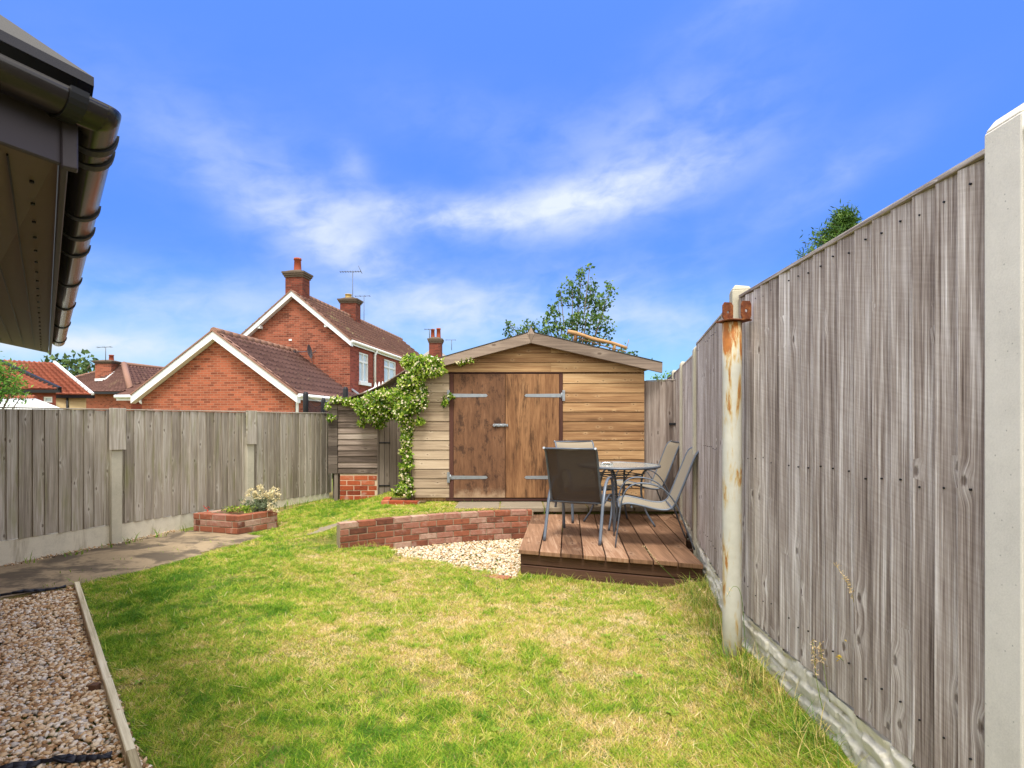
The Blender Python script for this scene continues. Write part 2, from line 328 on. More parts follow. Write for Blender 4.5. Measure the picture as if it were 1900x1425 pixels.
M['log'] = wood('dry_branch_wood', [(.1, L3(80, 54, 34)), (.4, L3(140, 100, 66)), (.7, L3(180, 142, 98)), (.95, L3(206, 176, 132))], gx=60, gy=8)
M['brick'] = brickunit('garden_bricks', [(0, L3(78, 52, 44)), (.25, L3(122, 74, 56)), (.5, L3(152, 92, 68)), (.7, L3(154, 110, 94)), (.86, L3(172, 140, 122)), (1, L3(192, 170, 152))])
M['brick_red'] = brickunit('orange_red_bricks', [(0, L3(110, 50, 34)), (.4, L3(154, 72, 44)), (.75, L3(178, 92, 58)), (1, L3(190, 130, 102))])
M['mortar'] = concrete('lime_mortar', L3(158, 142, 120), pits=False)
M['mortar_pale'] = concrete('pale_mortar', L3(206, 184, 158), pits=False)
M['wall_orange'] = brickwall('orange_house_brick', L3(114, 58, 42), L3(152, 84, 60), L3(156, 120, 98))
M['wall_orange_old'] = brickwall('older_orange_house_brick', L3(102, 52, 40), L3(144, 80, 60), L3(150, 116, 96))
M['wall_red'] = brickwall('red_house_brick', L3(108, 48, 38), L3(136, 66, 54), L3(126, 88, 74))
M['chim'] = brickwall('chimney_brick', L3(80, 38, 30), L3(116, 58, 44), L3(100, 78, 66), dark=.3)
M['post'] = concrete('fence_post_concrete', L3(222, 217, 206), grain=160, dirt=.25, stain=(L3(172, 164, 146), .56, (5, 5, .9)))
M['post_old'] = concrete('old_fence_post_concrete', L3(186, 180, 162), grain=160, stain=(L3(120, 110, 84), .6, (2, 2, 2)))
M['rockface'] = concrete('rock_face_concrete', L3(216, 211, 194), grain=60, stain=(L3(120, 112, 80), .6, (6, 6, 9)))
M['gravelboard'] = concrete('left_gravel_board_concrete', L3(208, 201, 182), stain=(L3(118, 102, 74), .56, (3.2, 3.2, .5)))
M['slab'] = concrete('paving_slab_concrete', L3(138, 126, 108), grain=70, stain=(L3(112, 100, 84), .54, (2.5, 2.5, 2.5)))
M['path'] = concrete('dirty_path_concrete', L3(152, 134, 108), grain=50, dirt=.55, stain=(L3(74, 66, 58), .45, (1.9, 3.0, 1)))
M['white'] = plain('white_plastic', L3(226, 228, 228), .35, .04, 2)
M['white_roof'] = plain('white_corrugated_sheet', L3(226, 228, 226), .5, .06, 2)
M['cream'] = plain('cream_render', L3(226, 204, 156), .9, .06, 3)
M['lead'] = plain('lead_flashing', L3(150, 156, 164), .5, .2, 5, .3)
M['grey_tile'] = plain('grey_slate', L3(138, 132, 126), .8, .15, 4)
M['pot'] = plain('terracotta_pot', L3(150, 74, 52), .8, .2, 9)
M['yellow_pot'] = plain('buff_pot', L3(188, 160, 100), .8, .15, 9)
M['ridge'] = plain('ridge_tile_clay', L3(138, 104, 88), .8, .15, 9)
M['cap'] = concrete('chimney_corbel', L3(98, 84, 72), grain=30, pits=False)
M['aerial'] = plain('aerial_metal', L3(96, 100, 108), .5, .1, 9, .4)
M['galv'] = plain('galvanised_steel', L3(150, 156, 162), .45, .22, 14, .55, .5)
M['black'] = plain('black_plastic', L3(24, 24, 27), .5, .15, 12)
M['frame_grey'] = plain('grey_painted_steel', L3(96, 104, 116), .42, .1, 20, .25, .5)
M['gutter'] = plain('anthracite_plastic', L3(26, 21, 21), .25, .15, 3, 0, .5)
M['soffit'] = plain('brown_grey_soffit', L3(102, 88, 85), .6, .1, 6)
M['fascia'] = plain('dark_fascia_board', L3(58, 52, 60), .5, .12, 6)
M['soil'] = plain('dry_soil', L3(96, 74, 52), 1, .4, 9, bs=.9)
M['felt'] = plain('roof_felt', L3(74, 74, 70), .95, .25, 30, bs=.6)
M['membrane'] = plain('weed_membrane', L3(44, 46, 56), .55, .3, 8)
def tiles(name, lo, hi, moss):
    m, t, b = newmat(name); r = rndv(t); n = noise(t, objv(t), 1.2, 6, .7); s = noise(t, objv(t), 14, 4, .6)
    f = mth(t, 'ADD', mth(t, 'MULTIPLY', r, .5), mth(t, 'MULTIPLY', s, .5)); c = mixc(t, f, lo, hi)
    c = mixc(t, mth(t, 'MULTIPLY', smooth(t, mth(t, 'ADD', mth(t, 'MULTIPLY', n, .7), mth(t, 'MULTIPLY', s, .3)), .56, .66), moss), c, L3(176, 160, 116))
    setc(t, b, c, .85, s, .3, .01); return m
M['tile_brown'] = tiles('brown_roof_tile', L3(88, 62, 56), L3(124, 92, 84), .25)
M['tile_house'] = tiles('old_brown_roof_tile', L3(96, 66, 56), L3(136, 100, 86), .75)
M['tile_red'] = tiles('red_roof_tile', L3(118, 64, 48), L3(154, 86, 64), .3)
m, t, b = newmat('window_glass'); n = noise(t, objv(t), 1.3, 3, .5)
setc(t, b, mixc(t, n, L3(150, 165, 175), L3(214, 222, 226)), .08, None, spec=.8); M['glass'] = m
m, t, b = newmat('table_glass'); setc(t, b, L3(186, 190, 186), .16, noise(t, objv(t), 160, 2, .6), .25, .002, spec=.6); M['tglass'] = m
b.inputs['Transmission Weight'].default_value = .35
m, t, b = newmat('clear_glass'); setc(t, b, (.9, .95, .93), .05); b.inputs['Transmission Weight'].default_value = .9; M['clear'] = m
def mesh_fabric(name, c, alpha, scale):
    m = bpy.data.materials.new(name); m.use_nodes = True; t = m.node_tree; t.nodes.clear(); uv = nd(t, 'ShaderNodeUVMap').outputs[0]
    n = noise(t, vscale(t, uv, (scale, scale * .25, 1)), 1.0, 3, .6)
    cc = mixc(t, n, tuple(x * .75 for x in c), tuple(min(1, x * 1.2) for x in c))
    b = nd(t, 'ShaderNodeBsdfPrincipled', {'Base Color': cc, 'Roughness': .8, 'Specular IOR Level': .2}); tr = nd(t, 'ShaderNodeBsdfTransparent')
    tl = nd(t, 'ShaderNodeBsdfTranslucent', {'Color': cc}); m1 = nd(t, 'ShaderNodeMixShader', {0: .12, 1: b.outputs[0], 2: tl.outputs[0]})
    mx = nd(t, 'ShaderNodeMixShader', {0: 1 - alpha, 1: m1.outputs[0], 2: tr.outputs[0]}); nd(t, 'ShaderNodeOutputMaterial', {0: mx.outputs[0]}); return m
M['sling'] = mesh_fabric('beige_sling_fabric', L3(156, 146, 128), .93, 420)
M['sling_shaded'] = mesh_fabric('shaded_sling_back', L3(72, 62, 56), .97, 420)  # same beige fabric darkened: shade on the chair back put into the colour
M['net'] = mesh_fabric('black_netting', L3(40, 42, 48), .45, 300)
# rusty pipe
m, t, b = newmat('rusty_white_paint'); ob = objv(t); sp = nd(t, 'ShaderNodeSeparateXYZ', {0: ob})
n = noise(t, vscale(t, ob, (16, 16, 3.2)), 1.0, 6, .65, .3); top = smooth(t, sp.outputs[2], 1.66, 1.99)
f = mth(t, 'ADD', n, mth(t, 'MULTIPLY', top, .15)); pat = smooth(t, f, .575, .66)
c = mixc(t, noise(t, ob, 12, 5, .6), L3(178, 176, 162), L3(212, 210, 200)); c = mixc(t, smooth(t, f, .5, .62), c, L3(190, 168, 120))
c = mixc(t, pat, c, mixc(t, noise(t, ob, 30, 4, .6), L3(112, 60, 34), L3(190, 122, 48)))
setc(t, b, c, .6, pat, .4, .002); M['pipe'] = m
m, t, b = newmat('rust'); ob = objv(t); c = ramp(t, noise(t, ob, 28, 6, .7), [(.25, L3(62, 36, 30)), (.5, L3(118, 66, 42)), (.75, L3(170, 112, 62))])
setc(t, b, c, .85, noise(t, ob, 90, 4, .6), .5, .003); M['rust'] = m
# ground and loose things
m, t, b = newmat('lawn_soil'); ob = objv(t); n = noise(t, ob, 1.6, 5, .6); g = noise(t, ob, 60, 4, .65)
c = mixc(t, smooth(t, n, .4, .62), L3(104, 122, 50), L3(160, 142, 88)); c = mixc(t, mth(t, 'MULTIPLY', g, .7), c, L3(84, 78, 40))
setc(t, b, c, 1.0, g, .8, .02); M['ground'] = m
GR = [(0, L3(88, 136, 36)), (.2, L3(132, 174, 40)), (.42, L3(178, 198, 62)), (.6, L3(208, 196, 96)), (.8, L3(224, 192, 126)), (1, L3(246, 224, 176))]
M['grass'] = leafmat('grass_blades', GR, .3, .6)
M['tall'] = leafmat('tall_grass_blades', [(0, L3(88, 128, 44)), (.35, L3(140, 168, 56)), (.62, L3(188, 180, 88)), (1, L3(222, 196, 136))], .3, .6)
M['vine'] = leafmat('jasmine_leaves', [(0, L3(48, 82, 28)), (.3, L3(104, 144, 42)), (.65, L3(172, 196, 66)), (1, L3(216, 224, 116))], .4)
M['petal'] = leafmat('cream_petals', [(0, L3(216, 206, 150)), (.6, L3(240, 234, 200)), (1, L3(236, 206, 178))], .2)
M['cream_petal'] = leafmat('buff_petals', [(0, L3(214, 196, 140)), (1, L3(244, 232, 196))], .2)
M['birch'] = leafmat('birch_leaves', [(0, L3(48, 78, 40)), (.5, L3(92, 126, 58)), (1, L3(150, 176, 88))], .4)
M['tree'] = leafmat('tree_leaves', [(0, L3(50, 72, 44)), (.5, L3(84, 108, 62)), (1, L3(124, 146, 84))], .2)
M['conifer'] = leafmat('conifer_sprays', [(0, L3(34, 62, 26)), (.5, L3(66, 100, 38)), (1, L3(112, 142, 52))], .2)
M['bright'] = leafmat('fresh_leaves', [(0, L3(58, 100, 36)), (.5, L3(104, 150, 52)), (1, L3(150, 188, 80))], .3)
M['grey_leaf'] = leafmat('grey_green_leaves', [(0, L3(88, 104, 76)), (1, L3(150, 164, 128))], .2)
M['yellow'] = leafmat('yellow_petals', [(0, L3(196, 160, 30)), (1, L3(226, 204, 70))], .2)
M['seed'] = leafmat('dry_seed_heads', [(0, L3(190, 164, 116)), (1, L3(226, 204, 166))], .2)
M['red'] = leafmat('red_petals', [(0, L3(190, 40, 30)), (1, L3(220, 70, 50))], .1)
M['bark'] = wood('tree_bark', [(.1, L3(50, 42, 34)), (.6, L3(110, 96, 80)), (.95, L3(160, 148, 130))], gx=20, gy=6, knots=0)
def stonemat(name, stops):
    m, t, b = newmat(name); c = ramp(t, rndv(t), stops); g = noise(t, objv(t), 90, 4, .6)
    c = mixc(t, mth(t, 'MULTIPLY', g, .5), c, tuple(x * .7 for x in stops[1][1])); setc(t, b, c, .75, g, .3, .003); return m
M['stones'] = stonemat('tan_gravel', [(0, L3(110, 84, 60)), (.2, L3(176, 136, 94)), (.42, L3(216, 184, 142)), (.65, L3(234, 214, 184)), (.88, L3(246, 238, 224)), (1, L3(150, 146, 142))])
M['stones_pale'] = stonemat('cream_gravel', [(0, L3(136, 104, 72)), (.15, L3(190, 156, 112)), (.4, L3(218, 196, 158)), (.75, L3(234, 222, 200)), (.95, L3(240, 236, 226)), (1, L3(150, 144, 138))])
M['spale'] = M['stones_pale']

# ------------------------------------------------------------------ layout (metres; camera at the origin looking along +Y)
WALL = [(-1.93, 6.36), (-1.57, 6.60), (-1.0, 6.95), (-.34, 7.19), (.27, 7.33)]
DA, DB = Vector((.06, 5.40, 0)), Vector((1.64, 4.83, 0)); DDIR = Vector((.10, 1, 0)).normalized(); DZ = .23
EDGE = [(-.25, .8), (-1.63, 2.42), (-3.8, 4.94)]
FL0 = Vector((-4.976, 5.5, 0)); FLD = Vector((1.95, 3.70, 0)).normalized()
PATCH = [(-1.66, 6.60), (-1.45, 6.74), (-1.0, 7.01), (-.34, 7.25), (.30, 7.39), (.05, 5.3), (-.1, 5.42), (-.45, 5.62), (-.85, 5.86), (-1.25, 6.15)]
PLANT = [(-3.27, 6.75), (-2.98, 7.2), (-3.52, 7.62), (-3.92, 6.96)]
def wally(x): return np.interp(x, [p[0] for p in WALL], [p[1] for p in WALL])
def fenx(y): return np.interp(y, [0, 1.63, 3.48, 9.5], [1.33, 1.36, 1.41, 2.61])
def hfun(x, y, sunk=True):
    x = np.asarray(x, float); y = np.asarray(y, float)
    h = np.interp(y, [0, 4.2, 5.5, 6.4, 7.9, 9.2, 11, 400], [0, 0, .045, .075, .14, .2, .22, .22])
    side = sstep(fenx(y) - .5, fenx(y) - .05, x) * (y < 12) * (x < fenx(y) + .3)
    h = h + .09 * side * (1 - sstep(4.0, 5.5, y))
    h = h - .045 * sstep(-2.4, -1.8, x) * sstep(3.8, 5.0, y) * (1 - sstep(6.45, 6.75, y)) * (1 - sstep(fenx(y) - .4, fenx(y) - .1, x))
    up = sstep(-2.5, -1.75, x) * (1 - sstep(2.6, 3.2, x)) * sstep(0.10, .20, y - wally(x)) * (1 - sstep(10, 11, y))
    h = h + up * np.interp(y, [6, 7.2, 8.2], [.16, .19, .16])
    h = h + .012 * (vnoise(x, y, .5, 3) - .5) + .03 * (vnoise(x, y, 1.7, 5) - .5)
    if sunk: h = np.where(inpoly(x, y, PATCH), -.085, h)
    garage = inpoly(x, y, [(-.25, .8), (-1.63, 2.42), (-3.8, 4.94), (-4.25, 4.5), (-5.0, 4), (-3, 0), (-.6, 0)])
    return np.where(garage, h - .035, h)
def H(x, y, sunk=False): return float(hfun(x, y, sunk))

# ground: one sheet to the horizon, fine in the garden
gx = np.concatenate([[-400, -150, -60, -30, -14, -9, -7], np.arange(-6, 3.01, .05), [4, 6, 10, 20, 50, 150, 400]])
gy = np.concatenate([[-300, -80, -20, -5, -1], np.arange(0, 10.01, .05), [11, 13, 17, 25, 45, 90, 200, 500]])
X, Y = np.meshgrid(gx, gy); Z = hfun(X, Y); nx, ny = len(gx), len(gy)
idx = np.arange(nx * ny).reshape(ny, nx)
Fq = np.stack([idx[:-1, :-1], idx[:-1, 1:], idx[1:, 1:], idx[1:, :-1]], -1).reshape(-1, 4)
o = npmesh('ground', np.stack([X, Y, Z], -1).reshape(-1, 3), Fq, M['ground'], smooth=True); tag(o, kind='structure')

def patch_sheet(name, poly, zoff, mat, res=.03, jag=0.0, smoothm=True):
    xs = [p[0] for p in poly]; ys = [p[1] for p in poly]
    ax = np.arange(min(xs), max(xs) + res, res); ay = np.arange(min(ys), max(ys) + res, res); X, Y = np.meshgrid(ax, ay)
    cx = X[:-1, :-1] + res / 2; cy = Y[:-1, :-1] + res / 2
    jx = cx + (vnoise(cx, cy, .12, 8) - .5) * jag; jy = cy + (vnoise(cx, cy, .12, 9) - .5) * jag
    keep = inpoly(jx, jy, poly); n = len(ax); idx = np.arange(X.size).reshape(X.shape)
    Fq = np.stack([idx[:-1, :-1], idx[:-1, 1:], idx[1:, 1:], idx[1:, :-1]], -1)[keep]
    u, inv = np.unique(Fq.ravel(), return_inverse=True); V = np.stack([X.ravel(), Y.ravel(), (hfun(X, Y, False) + zoff).ravel()], -1)[u]
    return npmesh(name, V, inv.reshape(-1, 4), mat, smooth=True)
FENB = lambda s: FL0 + FLD * s
a = FENB(-1.3); b2 = FENB(1.75)
PATHP = [(-4.35, 4.42), (-4.15, 4.60), (-3.82, 4.93), (-3.55, 5.32), (-3.35, 5.75), (-3.12, 6.3), (-2.98, 6.72), (-3.3, 6.85), (-3.98, 7.0), (-4.2, 6.98), (-5.03, 5.4), (-5.5, 4.5)]
PATHP += [(-4.9, 3.9)]
o = patch_sheet('path', PATHP, .004, M['path'], .025, .14); tag(o, kind='structure')
o = patch_sheet('stepping_slab', [(-2.45, 6.75), (-2.02, 6.8), (-2.0, 7.1), (-2.4, 7.08)], .012, M['slab'], .02, .06)
tag(o, 'small grey slab sunk flush in the lawn at the open end of the curved brick wall', 'paving slab')

# paving in front of the big shed: individual slabs
def slabs():
    mb = MB(); x = -.72; k = 0
    for (x0, x1, y0, y1) in [(-.75, -.17, 7.42, 7.96), (-.155, .42, 7.40, 7.96), (.435, 1.0, 7.43, 7.96), (1.015, 1.6, 7.42, 7.97), (1.615, 2.2, 7.42, 7.97)]:
        z = .325 + random.uniform(-.006, .006); mb.box(x0, x1, y0, y1, z - .06, z, 0)
    return mb
o = slabs().build('paving', M['slab'], bevel=.008); tag(o, kind='structure')

# ------------------------------------------------------------------ lawn blades
LAWN = [(-.2, .9), (-1.62, 2.47), (-3.78, 4.98), (-3.5, 5.32), (-3.3, 5.75), (-3.08, 6.3), (-2.92, 6.72), (-3.2, 6.74), (-2.93, 7.2), (-3.4, 7.66), (-3.02, 9.1), (-2.9, 9.05), (-1.5, 9.0), (-1.42, 7.98), (-.8, 7.97), (-.75, 7.44), (.6, 7.5),
        (2.1, 7.3), (1.95, 6), (1.41, 3.48), (1.36, 1.6), (1.3, .9)]
DECKP = [(.10, 5.47), (1.66, 4.9), (2.1, 8), (.35, 8)]
WALLP = [(-1.97, 6.32), (-1.55, 6.56), (-1.0, 6.91), (-.34, 7.15), (.27, 7.29), (.27, 7.47), (-.34, 7.33), (-1.0, 7.1), (-1.6, 6.75), (-2.0, 6.5)]
def lawn_ok(x, y):
    x = np.asarray(x, float); y = np.asarray(y, float); w = .20 * (vnoise(x, y, .16, 61) - .42) * (((y > 5.0) & (x < -2.85) & (y < 7)) | ((x > -1.8) & (x < .0) & (y > 5.2) & (y < 6.45)))
    x, y = x + w * -.4, y - w
    return inpoly(x, y, LAWN) & ~inpoly(x, y, PATCH) & ~inpoly(x, y, DECKP) & ~inpoly(x, y, WALLP) & ~inpoly(x, y, [(-2.4, 6.8), (-2.07, 6.83), (-2.05, 7.06), (-2.35, 7.04)])
def dryness(x, y):
    d = .44 + .26 * (vnoise(x, y, 1.25, 21) - .5) + .30 * (vnoise(x, y, .42, 22) - .5) + .46 * (vnoise(x, y, .13, 23) - .5) + .62 * (vnoise(x, y, .045, 24) - .5)
    d += .15 * sstep(-1.8, .8, x) - .10 * sstep(-1.2, -2.6, x) * (y < 6.3)
    d += .14 * np.exp(-((x + 1.7) ** 2 / .8 + (y - 5.9) ** 2 / .35)) + .16 * np.exp(-((x - .2) ** 2 / 1.2 + (y - 4.3) ** 2 / .5)) + .1 * np.exp(-((x - .9) ** 2 / .15 + (y - 2.8) ** 2 / 1.2))
    d -= .18 * np.exp(-((x + .3) ** 2 / .4 + (y - 2.5) ** 2 / .08)) + .22 * np.exp(-((x + 2.5) ** 2 / .5 + (y - 8.6) ** 2 / .4))
    d -= .10 * np.exp(-((x + 2.6) ** 2 / 1.2 + (y - 4.9) ** 2 / .8))
    return d
def blades(x, y, hgt, wid, dry, lean=.55, base=None):
    n = len(x); z = hfun(x, y, False) - .004 if base is None else base
    a = RNG.random(n) * 2 * np.pi; b = RNG.random(n) * 2 * np.pi; ln = hgt * lean * RNG.random(n) ** .7
    p = np.stack([x, y, z], -1); w = np.stack([np.cos(a), np.sin(a), np.zeros(n)], -1) * (wid / 2)[:, None]
    tip = p + np.stack([np.cos(b) * ln, np.sin(b) * ln, hgt], -1)
    return np.stack([p - w, p + w, tip], 1), dry
def scatter(n, x0, x1, y0, y1, near=True):
    """density falls with distance from where the garden begins"""
    u = RNG.random(n); y = y0 * (y1 / y0) ** u if near else y0 + (y1 - y0) * u
    x = x0 + (x1 - x0) * RNG.random(n); return x, y
x, y = scatter(1400000, -4.2, 2.2, 1.75, 9.2)
inview = (np.abs(x) < y * .95) ; x, y = x[inview], y[inview]
k = lawn_ok(x, y); x, y = x[k], y[k]
k = RNG.random(len(x)) > .75 * sstep(.62, .85, vnoise(x, y, .07, 51)) * sstep(.35, .6, vnoise(x, y, .6, 52)); x, y = x[k], y[k]
tall = vnoise(x, y, .35, 31); dr = dryness(x, y)
tuft = sstep(.66, .85, vnoise(x, y, .22, 33))
hg = (.011 + .018 * RNG.random(len(x)) ** 1.5 + .010 * tall) * (1 - .35 * sstep(.4, .9, dr)) + .026 * tuft * (1 - sstep(.4, .7, dr)) * RNG.random(len(x)) ** 2
wd = (.0022 + .0016 * RNG.random(len(x))) * (.75 + y / 5.5)
bold = RNG.random(len(x)) < .05; hg = np.where(bold, hg * 1.4, hg * .88); wd = np.where(bold, wd * 1.5, wd)
T, d = blades(x, y, hg, wd, np.clip(dr - .12 * tuft + RNG.normal(0, .20, len(x)) + bold * RNG.normal(0, .25, len(x)), 0, 1), 2.2)
V = T.reshape(-1, 3); o = npmesh('lawn_grass', V, np.arange(len(V)).reshape(-1, 3), M['grass'], rnd=d)
tag(o, 'mown lawn grass, green with straw coloured dry patches', 'grass', kind='stuff')

# curved blades for the unmown edges
def curved(px, py, hgt, wid, lean, rnd, ang=None, base=None):
    n = len(px); z = (hfun(px, py, False) - .01) if base is None else base
    a = RNG.random(n) * 2 * np.pi if ang is None else ang
    d = np.stack([np.cos(a), np.sin(a), np.zeros(n)], -1); w = np.stack([-np.sin(a), np.cos(a), np.zeros(n)], -1)
    p = np.stack([px, py, z], -1); rows = []
    for s in (0, .35, .7, 1.0):
        c = p + d * (lean * hgt * s ** 2)[:, None] + np.array([0, 0, 1.0]) * (hgt * (s - .25 * s * s * np.minimum(lean, 1.5)))[:, None]
        ww = w * (wid * (1 - s) ** .7 / 2 + .0003)[:, None]; rows += [c - ww, c + ww]
    V = np.stack(rows, 1); k = np.arange(n)[:, None] * 8
    Fq = np.concatenate([np.stack([k[:, 0] + 2 * i, k[:, 0] + 2 * i + 1, k[:, 0] + 2 * i + 3, k[:, 0] + 2 * i + 2], -1) for i in range(3)])
    return V.reshape(-1, 3), Fq, np.tile(rnd, 3)
def grass_obj(name, parts, mat, label, cat='grass', kind='stuff', parent=None):
    off = 0; Vs, Fs, Rs = [], [], []
    for V, Fq, r in parts: Vs.append(V); Fs.append(Fq + off); Rs.append(r); off += len(V)
    o = npmesh(name, np.concatenate(Vs), np.concatenate(Fs), mat, parent, rnd=np.clip(np.concatenate(Rs), 0, 1))
    return tag(o, label, cat, kind=kind) if label else o
def clumps(spots, per, hgt, wid, lean, rlo, rhi, spread=.05):
    out = []
    for (cx, cy, k) in spots:
        n = max(4, int(per * k)); px = cx + RNG.normal(0, spread, n); py = cy + RNG.normal(0, spread, n)
        out.append(curved(px, py, hgt * (.45 + .75 * RNG.random(n)) * (.6 + .4 * k), wid * (.6 + .8 * RNG.random(n)), lean * (.3 + 1.2 * RNG.random(n)), rlo + (rhi - rlo) * RNG.random(n)))
    return out
# along the right fence
n = 95; ys = 1.7 + (4.75 - 1.7) * np.random.default_rng(5).random(n)
sp = [(float(fenx(q)) - .10 - abs(random.gauss(0, .07)), q, random.uniform(.3, 1.0)) for q in ys]
grass_obj('long_grass', clumps(sp, 20, .17, .0045, .9, -.1, 1.0), M['tall'], 'long uncut grass along the foot of the right fence')
sp = [(DA.x + (DB.x - DA.x) * q + .0, DA.y + (DB.y - DA.y) * q - .09 - random.random() * .05, random.uniform(.2, .8)) for q in np.linspace(.05, 1.02, 24)] + [(1.66, 4.76, 1.0), (1.6, 4.7, .9), (1.55, 4.66, .9), (1.64, 4.64, 1)]
grass_obj('long_grass', clumps(sp, 26, .12, .0045, .8, .15, .8), M['tall'], 'long grass growing against the front of the wooden deck')
sp = [(p.x + .16 + random.random() * .05, p.y, random.uniform(.2, .9)) for p in [FENB(q) for q in (-.3, .1, .42, .5, .8, 1.0, 1.05, 1.35, 1.62, 2.9, 3.0, 3.15, 3.3, 3.4, 3.55, 3.7, 3.85, 4.0)]]
grass_obj('weeds', clumps(sp, 14, .15, .011, .7, .0, .4, .035), M['tall'], 'green weeds sprouting along the foot of the left fence', 'weeds')
sp = [(-3.7, 5.35, .35), (-3.95, 5.75, .5), (-3.62, 6.05, .6), (-3.5, 5.9, .4), (-4.1, 5.3, .4), (-3.82, 5.02, .9), (-3.72, 5.02, .8), (-3.2, 6.35, .7), (-3.45, 6.45, .4), (-3.9, 6.2, .3), (-4.0, 4.9, .4)]
grass_obj('weeds', clumps(sp, 20, .06, .007, 1.0, .1, .5, .06), M['tall'], 'small grass tufts growing in the cracks of the path', 'weeds')
sp = [(-1.95, 6.28, .8), (-1.85, 6.33, .6), (-1.7, 6.42, .8), (-1.6, 6.40, .9), (-1.4, 6.2, .6), (-1.2, 6.08, .7), (-1.0, 5.95, .7), (-.8, 5.8, .6), (-.6, 5.68, .7), (-.4, 5.56, .6), (-.15, 5.42, .7), (-.55, 7.9, .5), (-2.6, 8.9, .9), (-2.3, 8.9, .8), (-2.0, 8.9, .6), (-2.9, 8.95, .9), (-1.8, 8.9, .6)]
grass_obj('long_grass', clumps(sp, 22, .085, .005, .9, .1, .7, .06), M['tall'], 'untidy grass around the gravel circle, brick wall and lean-to store')
sp = [(-1.62, 2.62, .5), (-1.7, 2.6, .5), (-2.2, 3.25, .4), (-2.0, 2.98, .5), (-3.0, 4.12, .5), (-2.6, 3.7, .4), (-1.45, 2.35, .6), (-1.5, 2.5, .5), (-3.3, 4.5, .6), (.15, 2.9, .9), (.25, 2.95, .6), (.1, 2.5, .9), (-.05, 2.45, .8), (.2, 2.35, .8), (-.6, 2.9, .5), (.75, 3.6, .6), (-.1, 3.4, .4), (.5, 3.1, .3)]
grass_obj('grass_tufts', clumps(sp, 40, .075, .004, 1.2, .0, .35, .07), M['tall'], 'darker green coarse tufts standing out of the mown lawn')

# broad-leaved weeds, clover and dropped bits in the lawn
def rosettes():
    V, Fq, Rn = [], [], []; rr = np.random.default_rng(77); n = 0
    while n < 150:
        y = 1.9 * (7.5 / 1.9) ** rr.random(); x = rr.uniform(-3.2, 1.6)
        if not lawn_ok(np.array([x]), np.array([y]))[0]: continue
        n += 1; z = H(x, y) + .004; m = rr.integers(5, 12); s = rr.uniform(.012, .038); r0 = rr.random() * .5
        for k in range(m):
            a = rr.random() * 6.283; d = np.array([math.cos(a), math.sin(a), rr.uniform(.15, .7)]); w = np.array([-math.sin(a), math.cos(a), 0]) * s * .26; c = np.array([x, y, z]) + rr.normal(0, s * .25, 3) * np.array([1, 1, .1]); i = len(V); l = s * rr.uniform(.7, 1.2)
            V += [c, c + d * l * .55 + w, c + d * l * np.array([1, 1, .6]), c + d * l * .55 - w]; Fq += [(i, i + 1, i + 2), (i, i + 2, i + 3)]; Rn += [r0 + rr.random() * .2] * 2
    o = npmesh('lawn_weeds', np.array(V), np.array(Fq), M['tall'], rnd=np.array(Rn)); tag(o, 'small broad leaved weeds dotted through the mown lawn', 'weeds', kind='stuff')
rosettes()
# ------------------------------------------------------------------ gravel: stones one by one
ICO_V = []; ph = (1 + 5 ** .5) / 2
for a_, b_ in ((-1, ph), (1, ph), (-1, -ph), (1, -ph)): ICO_V += [(a_, b_, 0)]
for a_, b_ in ((-1, ph), (1, ph), (-1, -ph), (1, -ph)): ICO_V += [(0, a_, b_)]
for a_, b_ in ((ph, -1), (ph, 1), (-ph, -1), (-ph, 1)): ICO_V += [(a_, 0, b_)]
ICO_V = np.array(ICO_V) / math.hypot(1, ph)
ICO_F = np.array([(0, 11, 5), (0, 5, 1), (0, 1, 7), (0, 7, 10), (0, 10, 11), (1, 5, 9), (5, 11, 4), (11, 10, 2), (10, 7, 6), (7, 1, 8), (3, 9, 4), (3, 4, 2), (3, 2, 6), (3, 6, 8), (3, 8, 9), (4, 9, 5), (2, 4, 11), (6, 2, 10), (8, 6, 7), (9, 8, 1)])
